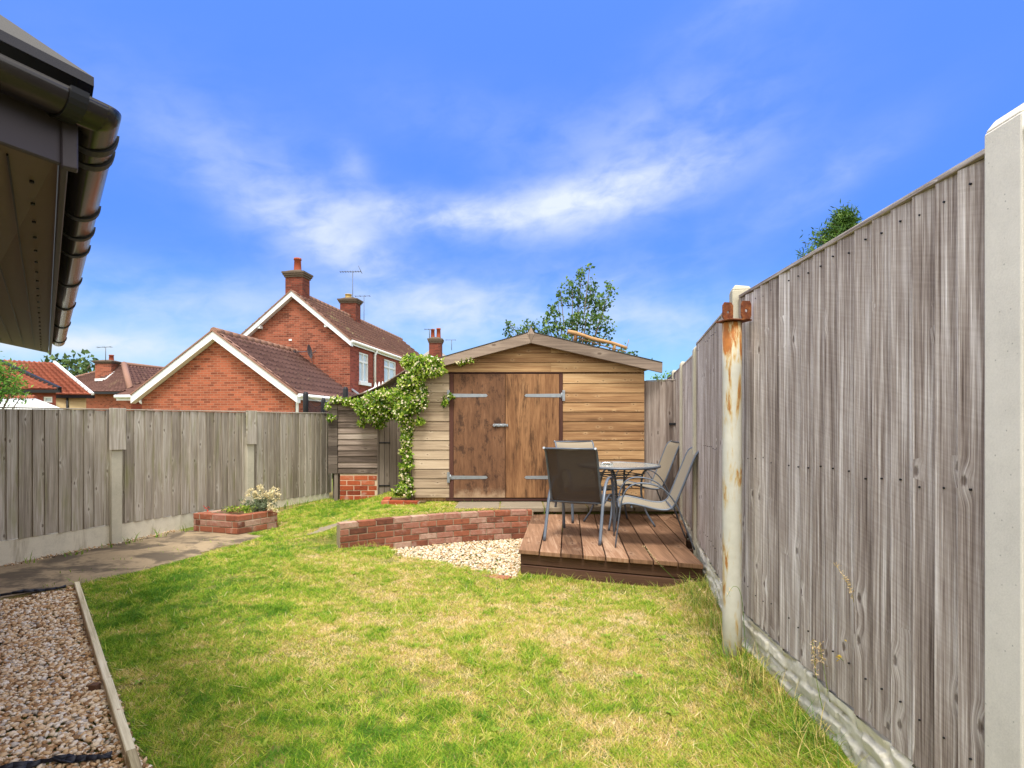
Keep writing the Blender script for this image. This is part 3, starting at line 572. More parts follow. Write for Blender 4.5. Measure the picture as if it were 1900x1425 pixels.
def stones(name, poly, step, size, mat, zfun, label, dens=1.0, layers=1):
    xs = [p[0] for p in poly]; ys = [p[1] for p in poly]; n = int((max(xs) - min(xs)) * (max(ys) - min(ys)) / step ** 2 * dens)
    x = min(xs) + (max(xs) - min(xs)) * RNG.random(n); y = min(ys) + (max(ys) - min(ys)) * RNG.random(n); k = inpoly(x, y, poly); x, y = x[k], y[k]; n = len(x)
    s = size * (.55 + .8 * RNG.random(n) ** 1.6); sc3 = np.stack([s, s * (.55 + .35 * RNG.random(n)), s * (.3 + .3 * RNG.random(n))], -1)
    V = ICO_V[None] * (1 + .28 * (RNG.random((n, 12, 1)) - .5)) * sc3[:, None, :]
    a = RNG.random(n) * 2 * np.pi; tx = RNG.normal(0, .35, n); ty = RNG.normal(0, .35, n)
    c, s_ = np.cos(tx)[:, None], np.sin(tx)[:, None]; V = np.stack([V[..., 0], V[..., 1] * c - V[..., 2] * s_, V[..., 1] * s_ + V[..., 2] * c], -1)
    c, s_ = np.cos(ty)[:, None], np.sin(ty)[:, None]; V = np.stack([V[..., 0] * c + V[..., 2] * s_, V[..., 1], -V[..., 0] * s_ + V[..., 2] * c], -1)
    c, s_ = np.cos(a)[:, None], np.sin(a)[:, None]; V = np.stack([V[..., 0] * c - V[..., 1] * s_, V[..., 0] * s_ + V[..., 1] * c, V[..., 2]], -1)
    z = zfun(x, y) + RNG.random(n) * size * .7 * layers; V += np.stack([x, y, z], -1)[:, None, :]
    Fq = (ICO_F[None] + (np.arange(n) * 12)[:, None, None]).reshape(-1, 3)
    o = npmesh(name, V.reshape(-1, 3), Fq, mat, rnd=np.repeat(RNG.random(n), 20)); return tag(o, label, 'gravel', kind='stuff')
G1 = [(-.55, 1.55), (-1.60, 2.42), (-3.80, 4.93), (-4.2, 4.52), (-3.6, 3.7), (-2.3, 2.1), (-1.3, 1.2)]
stones('gravel', G1, .0145, .0165, M['stones'], lambda x, y: hfun(x, y) + .018, 'brown and tan gravel strip beside the lawn edging board')
stones('gravel', PATCH, .019, .0165, M['stones_pale'], lambda x, y: np.full(len(x), -.075), 'pale cream gravel in the sunken half circle below the brick wall', 1.0)
fs = [FENB(-1.2), FENB(1.7)]; nrm = Vector((FLD.y, -FLD.x, 0))
G3 = [(fs[0] + nrm * .03)[:2], (fs[0] + nrm * .16)[:2], (fs[1] + nrm * .13)[:2], (fs[1] + nrm * .03)[:2]]
stones('gravel', [tuple(q) for q in G3], .03, .012, M['stones'], lambda x, y: hfun(x, y, False) + .014, 'loose stones scattered at the foot of the left fence', .9)

# ------------------------------------------------------------------ lawn edging board
root = empty('lawn_edging', (EDGE[1][0], EDGE[1][1], 0), 0, 'pale timber edging board between gravel and lawn', 'edging board')
mb = MB(Matrix.Translation((-EDGE[1][0], -EDGE[1][1], 0)))
def edge_piece(p, q):
    d = Vector((q[0] - p[0], q[1] - p[1], 0)); L = d.length; c = (Vector((*p, 0)) + Vector((*q, 0))) / 2
    mb.obox((c.x, c.y, .0), (d.x, d.y, (H(q[0] + .1, q[1]) - H(p[0] + .1, p[1])) * .8), (L - .004, .038, .09), 0)
e1, e2 = Vector((*EDGE[1], 0)), Vector((*EDGE[2], 0)); mid = e1 + (e2 - e1) * .27
edge_piece(EDGE[0], EDGE[1]); edge_piece(EDGE[1], mid[:2]); edge_piece(mid[:2], EDGE[2])
mb.build('board', M['edging'], root, .004)
mb = MB(Matrix.Translation((-EDGE[1][0], -EDGE[1][1], 0))); pk = mid + Vector((-.045, -.035, 0)); mb.box(pk.x - .022, pk.x + .022, pk.y - .02, pk.y + .02, -.12, .03); mb.build('peg', M['sleeper'], root, .003)
# weed membrane showing at two places
mb = MB()
def strip(mb, pts, w, wob=.012):
    prev = None; n = len(pts)
    for i, (x, y, z) in enumerate(pts):
        q = pts[min(i + 1, n - 1)]; p = pts[max(i - 1, 0)]; d = Vector((q[0] - p[0], q[1] - p[1], 0)).normalized(); nn = Vector((-d.y, d.x, 0))
        row = [Vector((x, y, z)) + nn * (w * s * (.7 + .5 * math.sin(i * 1.7))) + Vector((0, 0, wob * math.cos(s * 7 + i * 1.3))) for s in (-.5, -.2, .1, .4)]
        if prev:
            for k in range(3): mb.face([prev[k], prev[k + 1], row[k + 1], row[k]], smooth=True)
        prev = row
strip(mb, [(-4.5 + .67 * k / 12, 4.36 + .50 * k / 12, .034 + .006 * math.sin(k)) for k in range(13)], .055)
o = mb.build('weed_membrane', M['membrane']); tag(o, 'black weed membrane edge between the path and the gravel', 'weed membrane')
o.modifiers.new('thick', 'SOLIDIFY').thickness = .004
mb = MB(); strip(mb, [(-2.25 + .52 * k / 12, 2.22 + .26 * k / 12 + .05 * math.sin(k * .35), .012 + .004 * math.sin(k * 2)) for k in range(13)], .05)
o = mb.build('weed_membrane', M['membrane']); tag(o, 'crumpled black weed membrane lying on the gravel near the edging', 'weed membrane'); o.modifiers.new('thick', 'SOLIDIFY').thickness = .004

# ------------------------------------------------------------------ fences
def feather(mb, x0, x1, z0, z1, w=.105, th=.014, lap=.012, nails=None, jit=.004):
    """overlapping feather-edge boards; front faces -y of the local frame"""
    x = x0
    while x < x1 - .02:
        ww = min(w * random.uniform(.86, 1.12), x1 - x); a, b = x, min(x + ww + lap, x1); zz0 = z0 + random.uniform(-jit, jit); zz1 = z1 + random.uniform(-jit, 0)
        q_, r_ = random.uniform(-.003, .003), random.uniform(-.002, .002); mb.hexa([(a, -.027 + q_, zz0), (b, -.009 + r_, zz0), (b, -.003, zz0), (a, -.003, zz0), (a, -.027 + r_, zz1), (b, -.009 - r_, zz1), (b, -.003, zz1), (a, -.003, zz1)], 2)
        x += ww
def frame_at(p, d):
    """local x along d, local -y towards the garden side"""
    d = Vector(d).normalized(); n = Vector((0, 0, 1)).cross(d)
    return Matrix(((d.x, n.x, 0, p[0]), (d.y, n.y, 0, p[1]), (0, 0, 1, p[2]), (0, 0, 0, 1)))
def place(root, Mx): root.matrix_world = Mx; return root
nails_mat = M['black']
def post_mb(mb, x, w, y0, y1, z0, z1, bull=.0):
    """concrete post with chamfered top"""
    mb.box(x - w / 2, x + w / 2, y0, y1, z0, z1 - .02); mb.hexa([(x - w / 2, y0, z1 - .02), (x + w / 2, y0, z1 - .02), (x + w / 2, y1, z1 - .02), (x - w / 2, y1, z1 - .02),
            (x - w / 2 + .012, y0 + .02, z1 + .012), (x + w / 2 - .012, y0 + .02, z1 + .012), (x + w / 2 - .012, y1 - .01, z1), (x - w / 2 + .012, y1 - .01, z1)], 2)
# right fence: local x points back towards the camera so that -y is the garden side
def right_fence():
    root = empty('garden_fence', (1.36, 1.63, 0), 0, 'tall grey weathered board fence with concrete posts along the right side', 'fence')
    inv = Matrix.Translation((-1.36, -1.63, 0))
    pts = [Vector((1.33, -.25, 0)), Vector((1.36, 1.535, 0)), Vector((1.415, 3.52, 0)), Vector((1.85, 5.62, 0)), Vector((2.135, 7.02, 0)), Vector((2.36, 8.18, 0)), Vector((2.62, 9.6, 0))]
    for i in range(len(pts) - 1):
        p, q = pts[i], pts[i + 1]; d = (p - q).normalized(); L = (p - q).length; Mx = inv @ frame_at(q, d)
        zt = 2.205 if i < 3 else 2.13; zb = .30; hw = .065
        mb = MB(Mx); feather(mb, hw - (.0), L - .058, zb, zt, .112 if i < 2 else .12)
        ob = mb.build('fence_panel', M['fence_grey'], root, .0015)
        mb = MB(Mx); mb.box(hw, L - .058, -.030, .022, zt - .002, zt + .016, 0); mb.build('capping_rail', M['fence_grey'], ob, .002)
        for zz in (zt - .12, zb + .1, 1.2): mb = MB(Mx); mb.box(hw, L - .058, .0, .03, zz, zz + .07, 0); mb.build('back_rail', M['fence_grey'], ob)
        if i in (1, 2):                                          # nail heads in rows
            x = hw + .03; nm = None
            while x < L - .08:
                for z in (2.14, 1.24, .47):
                    zz = z + random.uniform(-.012, .012); loc = Mx @ Vector((x, -.0225, zz))
                    if nm is None:
                        mb = MB(Matrix(((*Mx[0][:3], 0), (*Mx[1][:3], 0), (0, 0, 1, 0), (0, 0, 0, 1)))); mb.tube([(0, .003, 0), (0, -.0028, 0)], .0035, 6); nm = mb.build('nail', M['black'], ob); nm.location = loc
                    else: k_ = nm.copy(); col.objects.link(k_); k_.parent = ob; k_.location = loc
                x += .108 + random.uniform(-.012, .012)
        # rock-faced gravel board: displaced grid
        nx_, nz_ = int(L / .011), 36; xs = np.linspace(.03, L - .03, nx_); zs = np.linspace(-.12, zb - .004, nz_)
        X, Z = np.meshgrid(xs, zs); Xw = X + .03 * (vnoise(X, Z, .08, 90) - .5); Zw = Z + .03 * (vnoise(X, Z, .13, 91) - .5) + .03 * np.sin(X * 4)
        row = np.floor((Zw + .2) / .07).astype(int); cw = .15 + .10 * lattice(92)[row % 64, 0]; xo = Xw / cw + lattice(93)[row % 64, 1]; ci = np.floor(xo).astype(int)
        fx = xo - ci; fz = (Zw + .2) / .07 - row; ra, rb, rc = (lattice(94 + q)[row % 64, ci % 64] for q in range(3))
        face = .012 + .012 * rc + .026 * (ra - .5) * (fx - .5) + .030 * (rb - .35) * (fz - .5); edge = np.minimum(np.minimum(fx, 1 - fx) * cw / .007, np.minimum(fz, 1 - fz) * .07 / .007)
        Yd = -.006 - face * np.clip(edge, .15, 1) - .006 * (vnoise(X, Z, .022, 97) - .5); V = np.stack([X, Yd, Z], -1).reshape(-1, 3)
        A = np.array(Mx)[:3, :3]; V = V @ A.T + np.array(Mx)[:3, 3]; idx = np.arange(nx_ * nz_).reshape(nz_, nx_)
        Fq = np.stack([idx[:-1, :-1], idx[:-1, 1:], idx[1:, 1:], idx[1:, :-1]], -1).reshape(-1, 4)
        gb = npmesh('gravel_board', V, Fq, M['rockface'], root)
        mb = MB(Mx); mb.box(.03, L - .03, -.006, .045, -.2, zb - .002, 0); mb.build('board_back', M['rockface'], gb)
        # nearer post stands at p, drawn in frame at p
        w = .125 if i == 1 else .11
        mb = MB(inv @ frame_at(p, d)); zt2 = zt + .075 if i < 3 else zt + .05
        post_mb(mb, 0, w, -.052 if i > 1 else -.030, .06, -.3, zt2 + (0.0)); mb.build('concrete_post', M['post'] if i < 2 else M['post_old'], root, .006, 2)
    return root
right_fence()

def left_fence():
    o0 = FENB(-2.0); root = empty('garden_fence', (o0.x, o0.y, 0), 0, 'lower mossy board fence with concrete posts along the left side', 'fence'); inv = Matrix.Translation((-o0.x, -o0.y, 0))
    sp = [(6.40 - 5.5) / FLD.y, (7.925 - 5.5) / FLD.y]; st = sp[1] - sp[0]; ps = [sp[0] - st, sp[0], sp[1], 4.30]
    for i in range(4):
        s0 = ps[i - 1] if i else ps[0] - .75
        s1 = ps[i]; p, q = FENB(s0), FENB(s1); L = s1 - s0; Mx = inv @ frame_at(p, FLD)
        if i == 0: continue
        mb = MB(Mx); feather(mb, .0, L, .288, 1.578, .108, jit=.006); ob = mb.build('fence_panel', M['fence_dark'], root, .0015)
        mb = MB(Mx); mb.box(0, L, -.03, .03, 1.580, 1.592, 0); mb.build('capping_rail', M['fence_dark'], ob, .002)
        for zz in (.4, 1.4): mb = MB(Mx); mb.box(0, L, .0, .04, zz, zz + .06, 0); mb.build('back_rail', M['fence_dark'], ob)
        mb = MB(Mx); mb.box(.05, L - .05, -.012, .04, -.2, .286, 0); mb.build('gravel_board', M['gravelboard'], root, .005)
    for i, s in enumerate(ps[:3]):
        p = FENB(s); mb = MB(inv @ frame_at(p, FLD)); post_mb(mb, 0, .11, -.062, .05, -.3, 1.22 if i < 2 else 1.26); pst = mb.build('concrete_post', M['post_old'], root, .006, 2)
        mb = MB(inv @ frame_at(p, FLD)); mb.box(-.085, .085, -.088, -.066, 1.13, 1.60); mb.build('post_cap_board', M['fence_dark'], root, .003)
    return root
left_fence()

# far right gate between shed and fence
root = empty('side_gate', (1.87, 8.12, 0), 0, 'grey boarded gate closing the gap between shed and right fence', 'gate'); inv = Matrix.Translation((-1.87, -8.12, 0))
p, q = Vector((1.88, 8.10, 0)), Vector((2.29, 7.83, 0)); Mx = inv @ frame_at(p, q - p); L = (q - p).length
mb = MB(Mx); feather(mb, .045, L, .30, 2.02, .10); mb.build('boards', M['gate'], root)
mb = MB(Mx); mb.box(0, .043, -.03, .02, .28, 2.03); mb.box(.045, L, -.026, .012, 2.022, 2.034, 0); mb.build('gate_frame', M['gate'], root, .003)
mb = MB(Mx); mb.box(L + .002, L + .022, -.02, .02, .28, 2.06); mb.build('hinge_stile', M['black'], root)
mb = MB(Mx); mb.box(L - .1, L + .02, -.04, -.027, 1.40, 1.43, 0); mb.tube([(L - .09, -.045, 1.415), (L - .09, -.03, 1.415)], .018, 10); mb.build('hinge', M['black'], root, .002)

# rusty steel pipe by the right fence
root = empty('steel_post', (1.283, 3.30, .05), 0, 'rusty white steel pipe post with bracket standing by the right fence', 'steel post')
mb = MB(); mb.tube([(0, 0, z) for z in (-.2, .3, .8, 1.3, 1.7, 1.975)], .0535, 32); mb.build('pipe', M['pipe'], root)
mb = MB(Matrix.Translation((0, 0, 1.98)) @ Matrix.Rotation(R(14), 4, 'Z'))
mb.box(-.068, .083, -.07, .06, 0, .008, 0)
mb.build('base_plate', M['rust'], root, .002)
for (x0, x1, y0, y1) in ((-.068, -.0, -.012, -.004), (.022, .083, -.066, -.058)):
    mb = MB(Matrix.Translation((0, 0, 1.98)) @ Matrix.Rotation(R(14 if x0 < 0 else 6), 4, 'Z')); cx = (x0 + x1) / 2; cz = .055; n = 16
    # plate with a round hole
    hx, hz = (x1 - x0) / 2, .052; ring = []
    for k in range(n):
        a = 2 * math.pi * k / n; c, s = math.cos(a), math.sin(a); m_ = max(abs(c) / hx, abs(s) / hz); ring.append(((cx + c / m_, cz + s / m_ + .004), (cx + c * .009, cz + s * .009)))
    for k in range(n):
        (ax, az_), (bx, bz) = ring[k]; (cx2, cz2), (dx, dz) = ring[(k + 1) % n]
        for yy, fl in ((y0, 1), (y1, 0)):
            f = [(ax, yy, az_), (cx2, yy, cz2), (dx, yy, dz), (bx, yy, bz)]; mb.face(f if fl else f[::-1])
        mb.face([(ax, y0, az_), (ax, y1, az_), (cx2, y1, cz2), (cx2, y0, cz2)]); mb.face([(bx, y0, bz), (dx, y0, dz), (dx, y1, dz), (bx, y1, bz)])
    mb.build('bracket_plate', M['rust'], root)

# ------------------------------------------------------------------ bricks laid singly
def lay(mb, pts, z0, courses, L=.215, Hh=.065, D=.103, j=.010, start=0, rot=.0):
    seg = [Vector((*p, 0)) for p in pts]; cum = [0]
    for i in range(len(seg) - 1): cum.append(cum[-1] + (seg[i + 1] - seg[i]).length)
    def at(s):
        s = max(0, min(cum[-1], s))
        for i in range(len(seg) - 1):
            if s <= cum[i + 1] + 1e-9:
                f = (s - cum[i]) / (cum[i + 1] - cum[i]); return seg[i].lerp(seg[i + 1], f)
        return seg[-1]
    for c in range(courses):
        s = 0; k = (c + start) % 2; first = L / 2 if k else L
        while s < cum[-1] - .03:
            l = min(first, cum[-1] - s); a, b = at(s), at(s + l - j); d = b - a
            if d.length > .03:
                n = Vector((-d.y, d.x, 0)).normalized(); ctr = (a + b) / 2 + n * (D / 2 + random.uniform(-.003, .003)); ctr.z = z0 + c * (Hh + j) + Hh / 2
                mb.obox(ctr, (d.x, d.y, random.uniform(-.002, .002)), (d.length, D, Hh), 0)
            s += l; first = L
def mortar_run(mb, pts, z0, h, D=.095, inset=.006):
    for i in range(len(pts) - 1):
        a, b = Vector((*pts[i], 0)), Vector((*pts[i + 1], 0)); d = b - a; n = Vector((-d.y, d.x, 0)).normalized(); c = (a + b) / 2 + n * (inset + D / 2); c.z = z0 + h / 2 - .002 + i * .0004
        mb.obox(c, d, (d.length + .012, D - i * .0006, h), 0)
def curve_pts(P_, n):
    t_ = np.linspace(0, 1, n); q = np.array(P_); s = np.concatenate([[0], np.cumsum(np.hypot(*np.diff(q, axis=0).T))]); s /= s[-1]
    c = np.polyfit(s, q[:, 0], 3), np.polyfit(s, q[:, 1], 3); return [(float(np.polyval(c[0], v)), float(np.polyval(c[1], v))) for v in t_]
WC = curve_pts(WALL, 14)
root = empty('retaining_wall', (WC[0][0], WC[0][1], 0), 0, 'low curved red brick wall behind the pale gravel', 'brick wall'); inv = Matrix.Translation((-WC[0][0], -WC[0][1], 0))
mb = MB(inv); lay(mb, WC, -.062, 5); mb.build('bricks', M['brick'], root, .006, 2)
mb = MB(inv); mortar_run(mb, WC, -.12, .36 + .045); mb.build('mortar', M['mortar'], root)
# brick edging of the gravel circle
EC = curve_pts([(-1.66, 6.42), (-1.32, 6.10), (-.9, 5.80), (-.47, 5.56), (-.0, 5.36)], 12)
root = empty('gravel_edging', (EC[0][0], EC[0][1], 0), 0, 'ring of sunken bricks edging the pale gravel next to the lawn', 'brick edging'); inv = Matrix.Translation((-EC[0][0], -EC[0][1], 0))
mb = MB(inv); lay(mb, EC[::-1], -.078, 1); mb.build('bricks', M['brick'], root, .005, 2)
mb = MB(inv @ Matrix.Translation((0, 0, 0))); lay(mb, [(-1.70, 6.44), (-1.50, 6.42)], -.03, 1, D=.1); mb.build('corner_brick', M['brick'], root, .005, 2)

# brick planter by the left fence
ctr = (-3.4, 7.1); root = empty('brick_planter', (ctr[0], ctr[1], H(*ctr)), 0, 'square red brick planter against the left fence', 'planter'); inv = Matrix.Translation((-ctr[0], -ctr[1], -H(*ctr)))
mb, mm = MB(inv), MB(inv)
for a, b, st in ((PLANT[3], PLANT[0], 0), (PLANT[0], PLANT[1], 1), (PLANT[1], PLANT[2], 0), (PLANT[2], PLANT[3], 1)):
    d = (Vector(b) - Vector(a)).normalized(); lay(mb, [a, tuple(Vector(b) - d * .0)], .03, 4, start=st, L=.2); mortar_run(mm, [tuple(Vector(a) + d * .01), tuple(Vector(b) - d * .02)], .0, .315)
mb.build('bricks', M['brick'], root, .005, 2); mm.build('mortar', M['mortar'], root)
mb = MB(inv); mb.face([(x, y, .27) for x, y in [(-3.29, 6.9), (-3.1, 7.2), (-3.5, 7.5), (-3.8, 7.02)]]); mb.build('soil', M['soil'], root)
# small brick kerb of the bed at the climber's foot
root = empty('brick_kerb', (-1.65, 7.85, .2), 0, 'short low row of bricks edging the bed at the foot of the climber', 'brick edging'); inv = Matrix.Translation((1.65, -7.85, -.2))
mb = MB(inv); lay(mb, [(-1.80, 7.78), (-1.28, 7.72)], .22, 2, D=.1); lay(mb, [(-1.84, 8.2), (-1.80, 7.79)], .22, 2, start=1); mb.build('bricks', M['brick_red'], root, .006, 2)
mb = MB(inv); mb.face([(-1.78, 7.86, .335), (-1.2, 7.8, .335), (-1.2, 8.3, .335), (-1.8, 8.3, .335)]); mb.build('soil', M['soil'], root)
mb = MB(inv); mortar_run(mb, [(-1.80, 7.78), (-1.28, 7.72)], .18, .17); mb.build('mortar', M['mortar'], root)

# ------------------------------------------------------------------ deck
def deck():
    org = Vector((.06, 5.40, 0)); root = empty('garden_deck', org, 0, 'raised deck of wide reddish brown boards by the right fence', 'deck'); inv = Matrix.Translation(-org)
    n = Vector((DDIR.y, -DDIR.x, 0)); slope = (DB - DA); w = .197
    mb = MB(inv)
    tot = slope.dot(n); nb = 8; wpitch = tot / nb
    def front(s):                                                    # point on the front edge at lateral offset s
        return DA + slope * (s / tot)
    for i in range(nb + 3):
        s0, s1 = i * wpitch + .004, (i + 1) * wpitch - .006
        if i < nb: a, b = front(s0), front(s1)
        else:
            y0 = 4.83 + (i - nb + .75) * 1.02; a = DA + n * s0 + DDIR * 0; b = DA + n * s1
            a = a + DDIR * ((y0 - a.y) / DDIR.y); b = b + DDIR * ((y0 + .9 - b.y) / DDIR.y)
        z = DZ + random.uniform(-.004, .004); yend = 8.02 if i != 0 else 7.9
        a2 = a + DDIR * ((yend - a.y) / DDIR.y); b2_ = b + DDIR * ((yend - b.y) / DDIR.y)
        cut = [0, 1.0] if i % 2 else [0, .55, 1.0]
        for c0, c1 in zip(cut, cut[1:]):
            pa, pb = a.lerp(a2, c0), b.lerp(b2_, c0); qa, qb = a.lerp(a2, c1 - (.002 if c1 < 1 else 0)), b.lerp(b2_, c1 - (.002 if c1 < 1 else 0))
            mb.hexa([(*pa[:2], z - .042), (*pb[:2], z - .042), (*qb[:2], z - .042), (*qa[:2], z - .042), (*pa[:2], z), (*pb[:2], z), (*qb[:2], z), (*qa[:2], z)], 1)
    mb.build('deck_boards', M['deck'], root, .006, 2)
    d = slope.normalized(); nn = Vector((-d.y, d.x, 0)); mb = MB(inv)
    for z0, z1, off in ((.082, .182, .035), (-.045, .074, .028)):
        c = DA + slope * .5 + nn * (off + .03); c.z = (z0 + z1) / 2; mb.obox(c, d, (slope.length - .03, .05, z1 - z0), 0)
    e = DA + n * .04
    for z0, z1 in ((.084, .184), (-.1, .072)):
        c = e + DDIR * 1.3; c.z = (z0 + z1) / 2; mb.obox(c, DDIR, (2.45, .05, z1 - z0), 0)
    mb.build('fascia_sleepers', M['sleeper'], root, .005)
    for k in range(6):
        mb = MB(inv); c = DA + slope * .5 + nn * (.35 + k * .42); c.z = .135; mb.obox(c, d, (1.45, .05, .1), 0); mb.build('joist', M['sleeper'], root)
deck()

# ------------------------------------------------------------------ big shed
SX0, SX1, SY = -1.41, 1.867, 8.0
def ztop(x, off=0.0):
    ax = .262; return (2.555 - .236 * (x - ax) if x > ax else 2.555 + .262 * (x - ax)) + off
def shed():
    root = empty('garden_shed', (SX0, SY, .33), 0, 'large timber shed with double ply doors and shallow gable roof', 'shed'); inv = Matrix.Translation((-SX0, -SY, -.33))
    d0, d1, m0, m1 = PX(834, 8), PX(1044, 8), PX(842, 8), PX(1037, 8); zd = 2.125; zb = .375
    pitch = (2.125 - .375) / 13
    def boards(mb, x0, x1, z0, n, clip=False, split=None):
        for k in range(n):
            za, zb_ = z0 + k * pitch + .002, z0 + (k + 1) * pitch - .003
            a0, a1, b0, b1 = x0, x1, x0, x1
            if clip:
                if za > ztop(.262, .06): break
                f = lambda z, s: .262 + s * max(0, (2.615 - z)) / (.236 if s > 0 else .262)
                a0, a1 = max(x0, f(za, -1)), min(x1, f(za, 1)); b0, b1 = max(x0, f(zb_, -1)), min(x1, f(zb_, 1))
            cuts = [None] if not split or k % 2 else [split]
            segs = [(a0, a1, b0, b1)] if cuts[0] is None else [(a0, split - .001, b0, split - .001), (split + .001, a1, split + .001, b1)]
            for (p0, p1, q0, q1) in segs:
                if p1 - p0 < .02: continue
                q0 = min(q0, p1); q1 = max(q1, q0 + .001)
                mb.hexa([(p0, SY - .016, za), (p1, SY - .016, za), (p1, SY + .01, za), (p0, SY + .01, za), (q0, SY - .007, zb_), (q1, SY - .007, zb_), (q1, SY + .01, zb_), (q0, SY + .01, zb_)], 0)
    mb = MB(inv); boards(mb, SX0, d0 - .002, zb, 13); mb.build('cladding', M['clad_pale'], root, .002)
    mb = MB(inv); boards(mb, d1 + .002, SX1, zb, 13); boards(mb, SX0, SX1, zd + .022, 4, True, .55); mb.build('cladding', M['clad'], root, .002)
    # body behind: side walls, back, corner studs
    mb = MB(inv); y1 = 10.45
    mb.box(SX0 + .01, d0 - .004, SY + .012, SY + .05, .33, 2.1); mb.box(d1 + .004, SX1 - .01, SY + .012, SY + .05, .33, 2.1)
    mb.box(SX0, SX0 + .03, SY + .052, y1, .30, ztop(SX0, -.03), 1); mb.box(SX1 - .03, SX1, SY + .052, y1, .30, ztop(SX1, -.03), 1); mb.box(SX0 + .032, SX1 - .032, y1 - .03, y1, .3, 2.1, 0)
    mb.face([(SX0, SY + .045, 2.12), (SX1, SY + .045, 2.12), (SX1, SY + .045, ztop(SX1, .05)), (.262, SY + .045, 2.60), (SX0, SY + .045, ztop(SX0, .05))])
    mb.box(SX1 - .045, SX1 + .004, SY - .0, SY + .05, .33, 2.15); mb.build('wall_frame', M['clad'], root)
    # door frame, plus a dark panel added behind to stop light through the gaps
    mb = MB(inv); mb.box(d0, m0 - .003, SY - .022, SY + .03, zb - .01, zd); mb.box(m1 + .003, d1, SY - .022, SY + .03, zb - .01, zd); mb.box(d0, d1, SY - .018, SY + .03, zd + .003, zd + .018, 0); mb.box(m0 - .002, m1 + .002, SY + .012, SY + .03, zb, zd + .002)
    mb.box(d0 - .05, d1 + .05, SY - .03, SY + .03, zb - .045, zb - .014, 0); mb.build('door_frame', M['door_frame'], root, .002)
    xm = PX(937.6, 8)
    for (x0, x1, mat, hx, sgn) in ((m0, xm - .004, 'door_dark', d0, 1), (xm + .003, m1, 'door_light', d1, -1)):
        mb = MB(inv); mb.box(x0, x1, SY - .026, SY - .004, zb, zd - .006); dr = mb.build('door', M[mat], root, .003)
        for z in (PZ(734, 8), PZ(885.5, 8)):
            mb = MB(inv); ex = hx + sgn * .54; ax = hx - sgn * .0; t_ = .004; yb = SY - .0305
            q = [(min(ax, ex), max(ax, ex))][0]
            # tapered strap with pointed end
            hh0, hh1 = .026, .021
            pts = [(ax, -hh0), (ex - sgn * .02, -hh1), (ex, 0), (ex - sgn * .02, hh1), (ax, hh0)]
            fr = [(px_, yb, z + pz_) for px_, pz_ in pts]; bk = [(px_, yb + t_, z + pz_) for px_, pz_ in pts]
            mb.face(fr if sgn > 0 else fr[::-1]); mb.face(bk[::-1] if sgn > 0 else bk)
            for i in range(5): j = (i + 1) % 5; mb.face([fr[i], bk[i], bk[j], fr[j]])
            mb.box(ax - sgn * .0 - .018 - sgn * .012, ax + .018 - sgn * .012, yb - .003, yb + .006, z - .075, z + .075)
            mb.tube([(ax + sgn * .016, yb - .003, z - .04), (ax + sgn * .016, yb - .003, z + .04)], .009, 8)
            for u in (.09, .17, .42, .5): mb.tube([(ax + sgn * u, yb - .006, z), (ax + sgn * u, yb + .001, z)], .006, 8)
            for w in (-.055, .055): mb.tube([(ax - sgn * .012, yb - .008, z + w), (ax - sgn * .012, yb, z + w)], .006, 8)
            mb.build('strap_hinge', M['galv'], dr)
        if mat == 'door_dark':
            mb = MB(inv); z = PZ(789, 8); mb.box(xm - .17, xm + .015, SY - .032, SY - .027, z - .02, z + .02, 0); mb.tube([(xm - .15, SY - .042, z), (xm + .04, SY - .042, z)], .009, 8)
            mb.tube([(xm - .155, SY - .045, z + .018), (xm - .175, SY - .05, z), (xm - .155, SY - .045, z - .018), (xm - .135, SY - .045, z)], .006, 6)
            for u in (-.1, -.04, .02): mb.box(xm + u, xm + u + .018, SY - .055, SY - .028, z - .018, z + .018)
            mb.build('bolt', M['galv'], dr, .002)
    # roof: two felted slabs on boards
    Yf, Yb = 7.83, 10.6
    def slab(mb, x0, z0, x1, z1, th, ya, yb):
        mb.hexa([(x0, ya, z0 - th), (x1, ya, z1 - th), (x1, yb, z1 - th), (x0, yb, z0 - th), (x0, ya, z0), (x1, ya, z1), (x1, yb, z1), (x0, yb, z0)], 1)
    ax, az_ = .262, 2.70; xr, zr, xl, zl = 2.08, 2.272, -1.475, 2.205
    mb = MB(inv); slab(mb, xl, zl - .012, ax, az_ - .012, .025, Yf + .045, Yb); slab(mb, ax, az_ - .012, xr - .004, zr - .012, .025, Yf + .045, Yb); rf = mb.build('roof', M['clad'], root)
    mb = MB(inv); slab(mb, xl + .01, zl + .001, ax, az_ + .001, .008, Yf - .006, Yb + .02); slab(mb, ax, az_ + .001, xr + .003, zr + .001, .008, Yf - .006, Yb + .02); mb.build('roof_felt', M['felt'], rf)
    for s in (0, 1):
        mb = MB(inv)
        if s: q = [(ax + .001, az_ - .165), (xr, zr - .150), (xr + .004, zr - .012), (ax + .001, az_ - .012)]
        else: q = [(xl, zl - .125), (ax - .001, az_ - .165), (ax - .001, az_ - .012), (xl, zl - .012)]
        f, bk = [(x, Yf, z) for x, z in q], [(x, Yf + .04, z) for x, z in q]
        mb.hexa([f[0], f[1], bk[1], bk[0], f[3], f[2], bk[2], bk[3]], 0); mb.build('barge_board', M['barge'], root, .004)
    mb = MB(inv); cz = 2.66; pr = [(0, -.105), (.05, 0), (0, .095), (-.05, 0)]; f = [(ax + x, Yf - .004, cz + z) for x, z in pr]; c = (ax, Yf - .03, cz)
    for i in range(4): mb.face([f[i], f[(i + 1) % 4], c])
    mb.face([(a_, b_ + .002, c_) for a_, b_, c_ in f][::-1]); mb.build('finial', M['barge'], root)
    return root
shed()
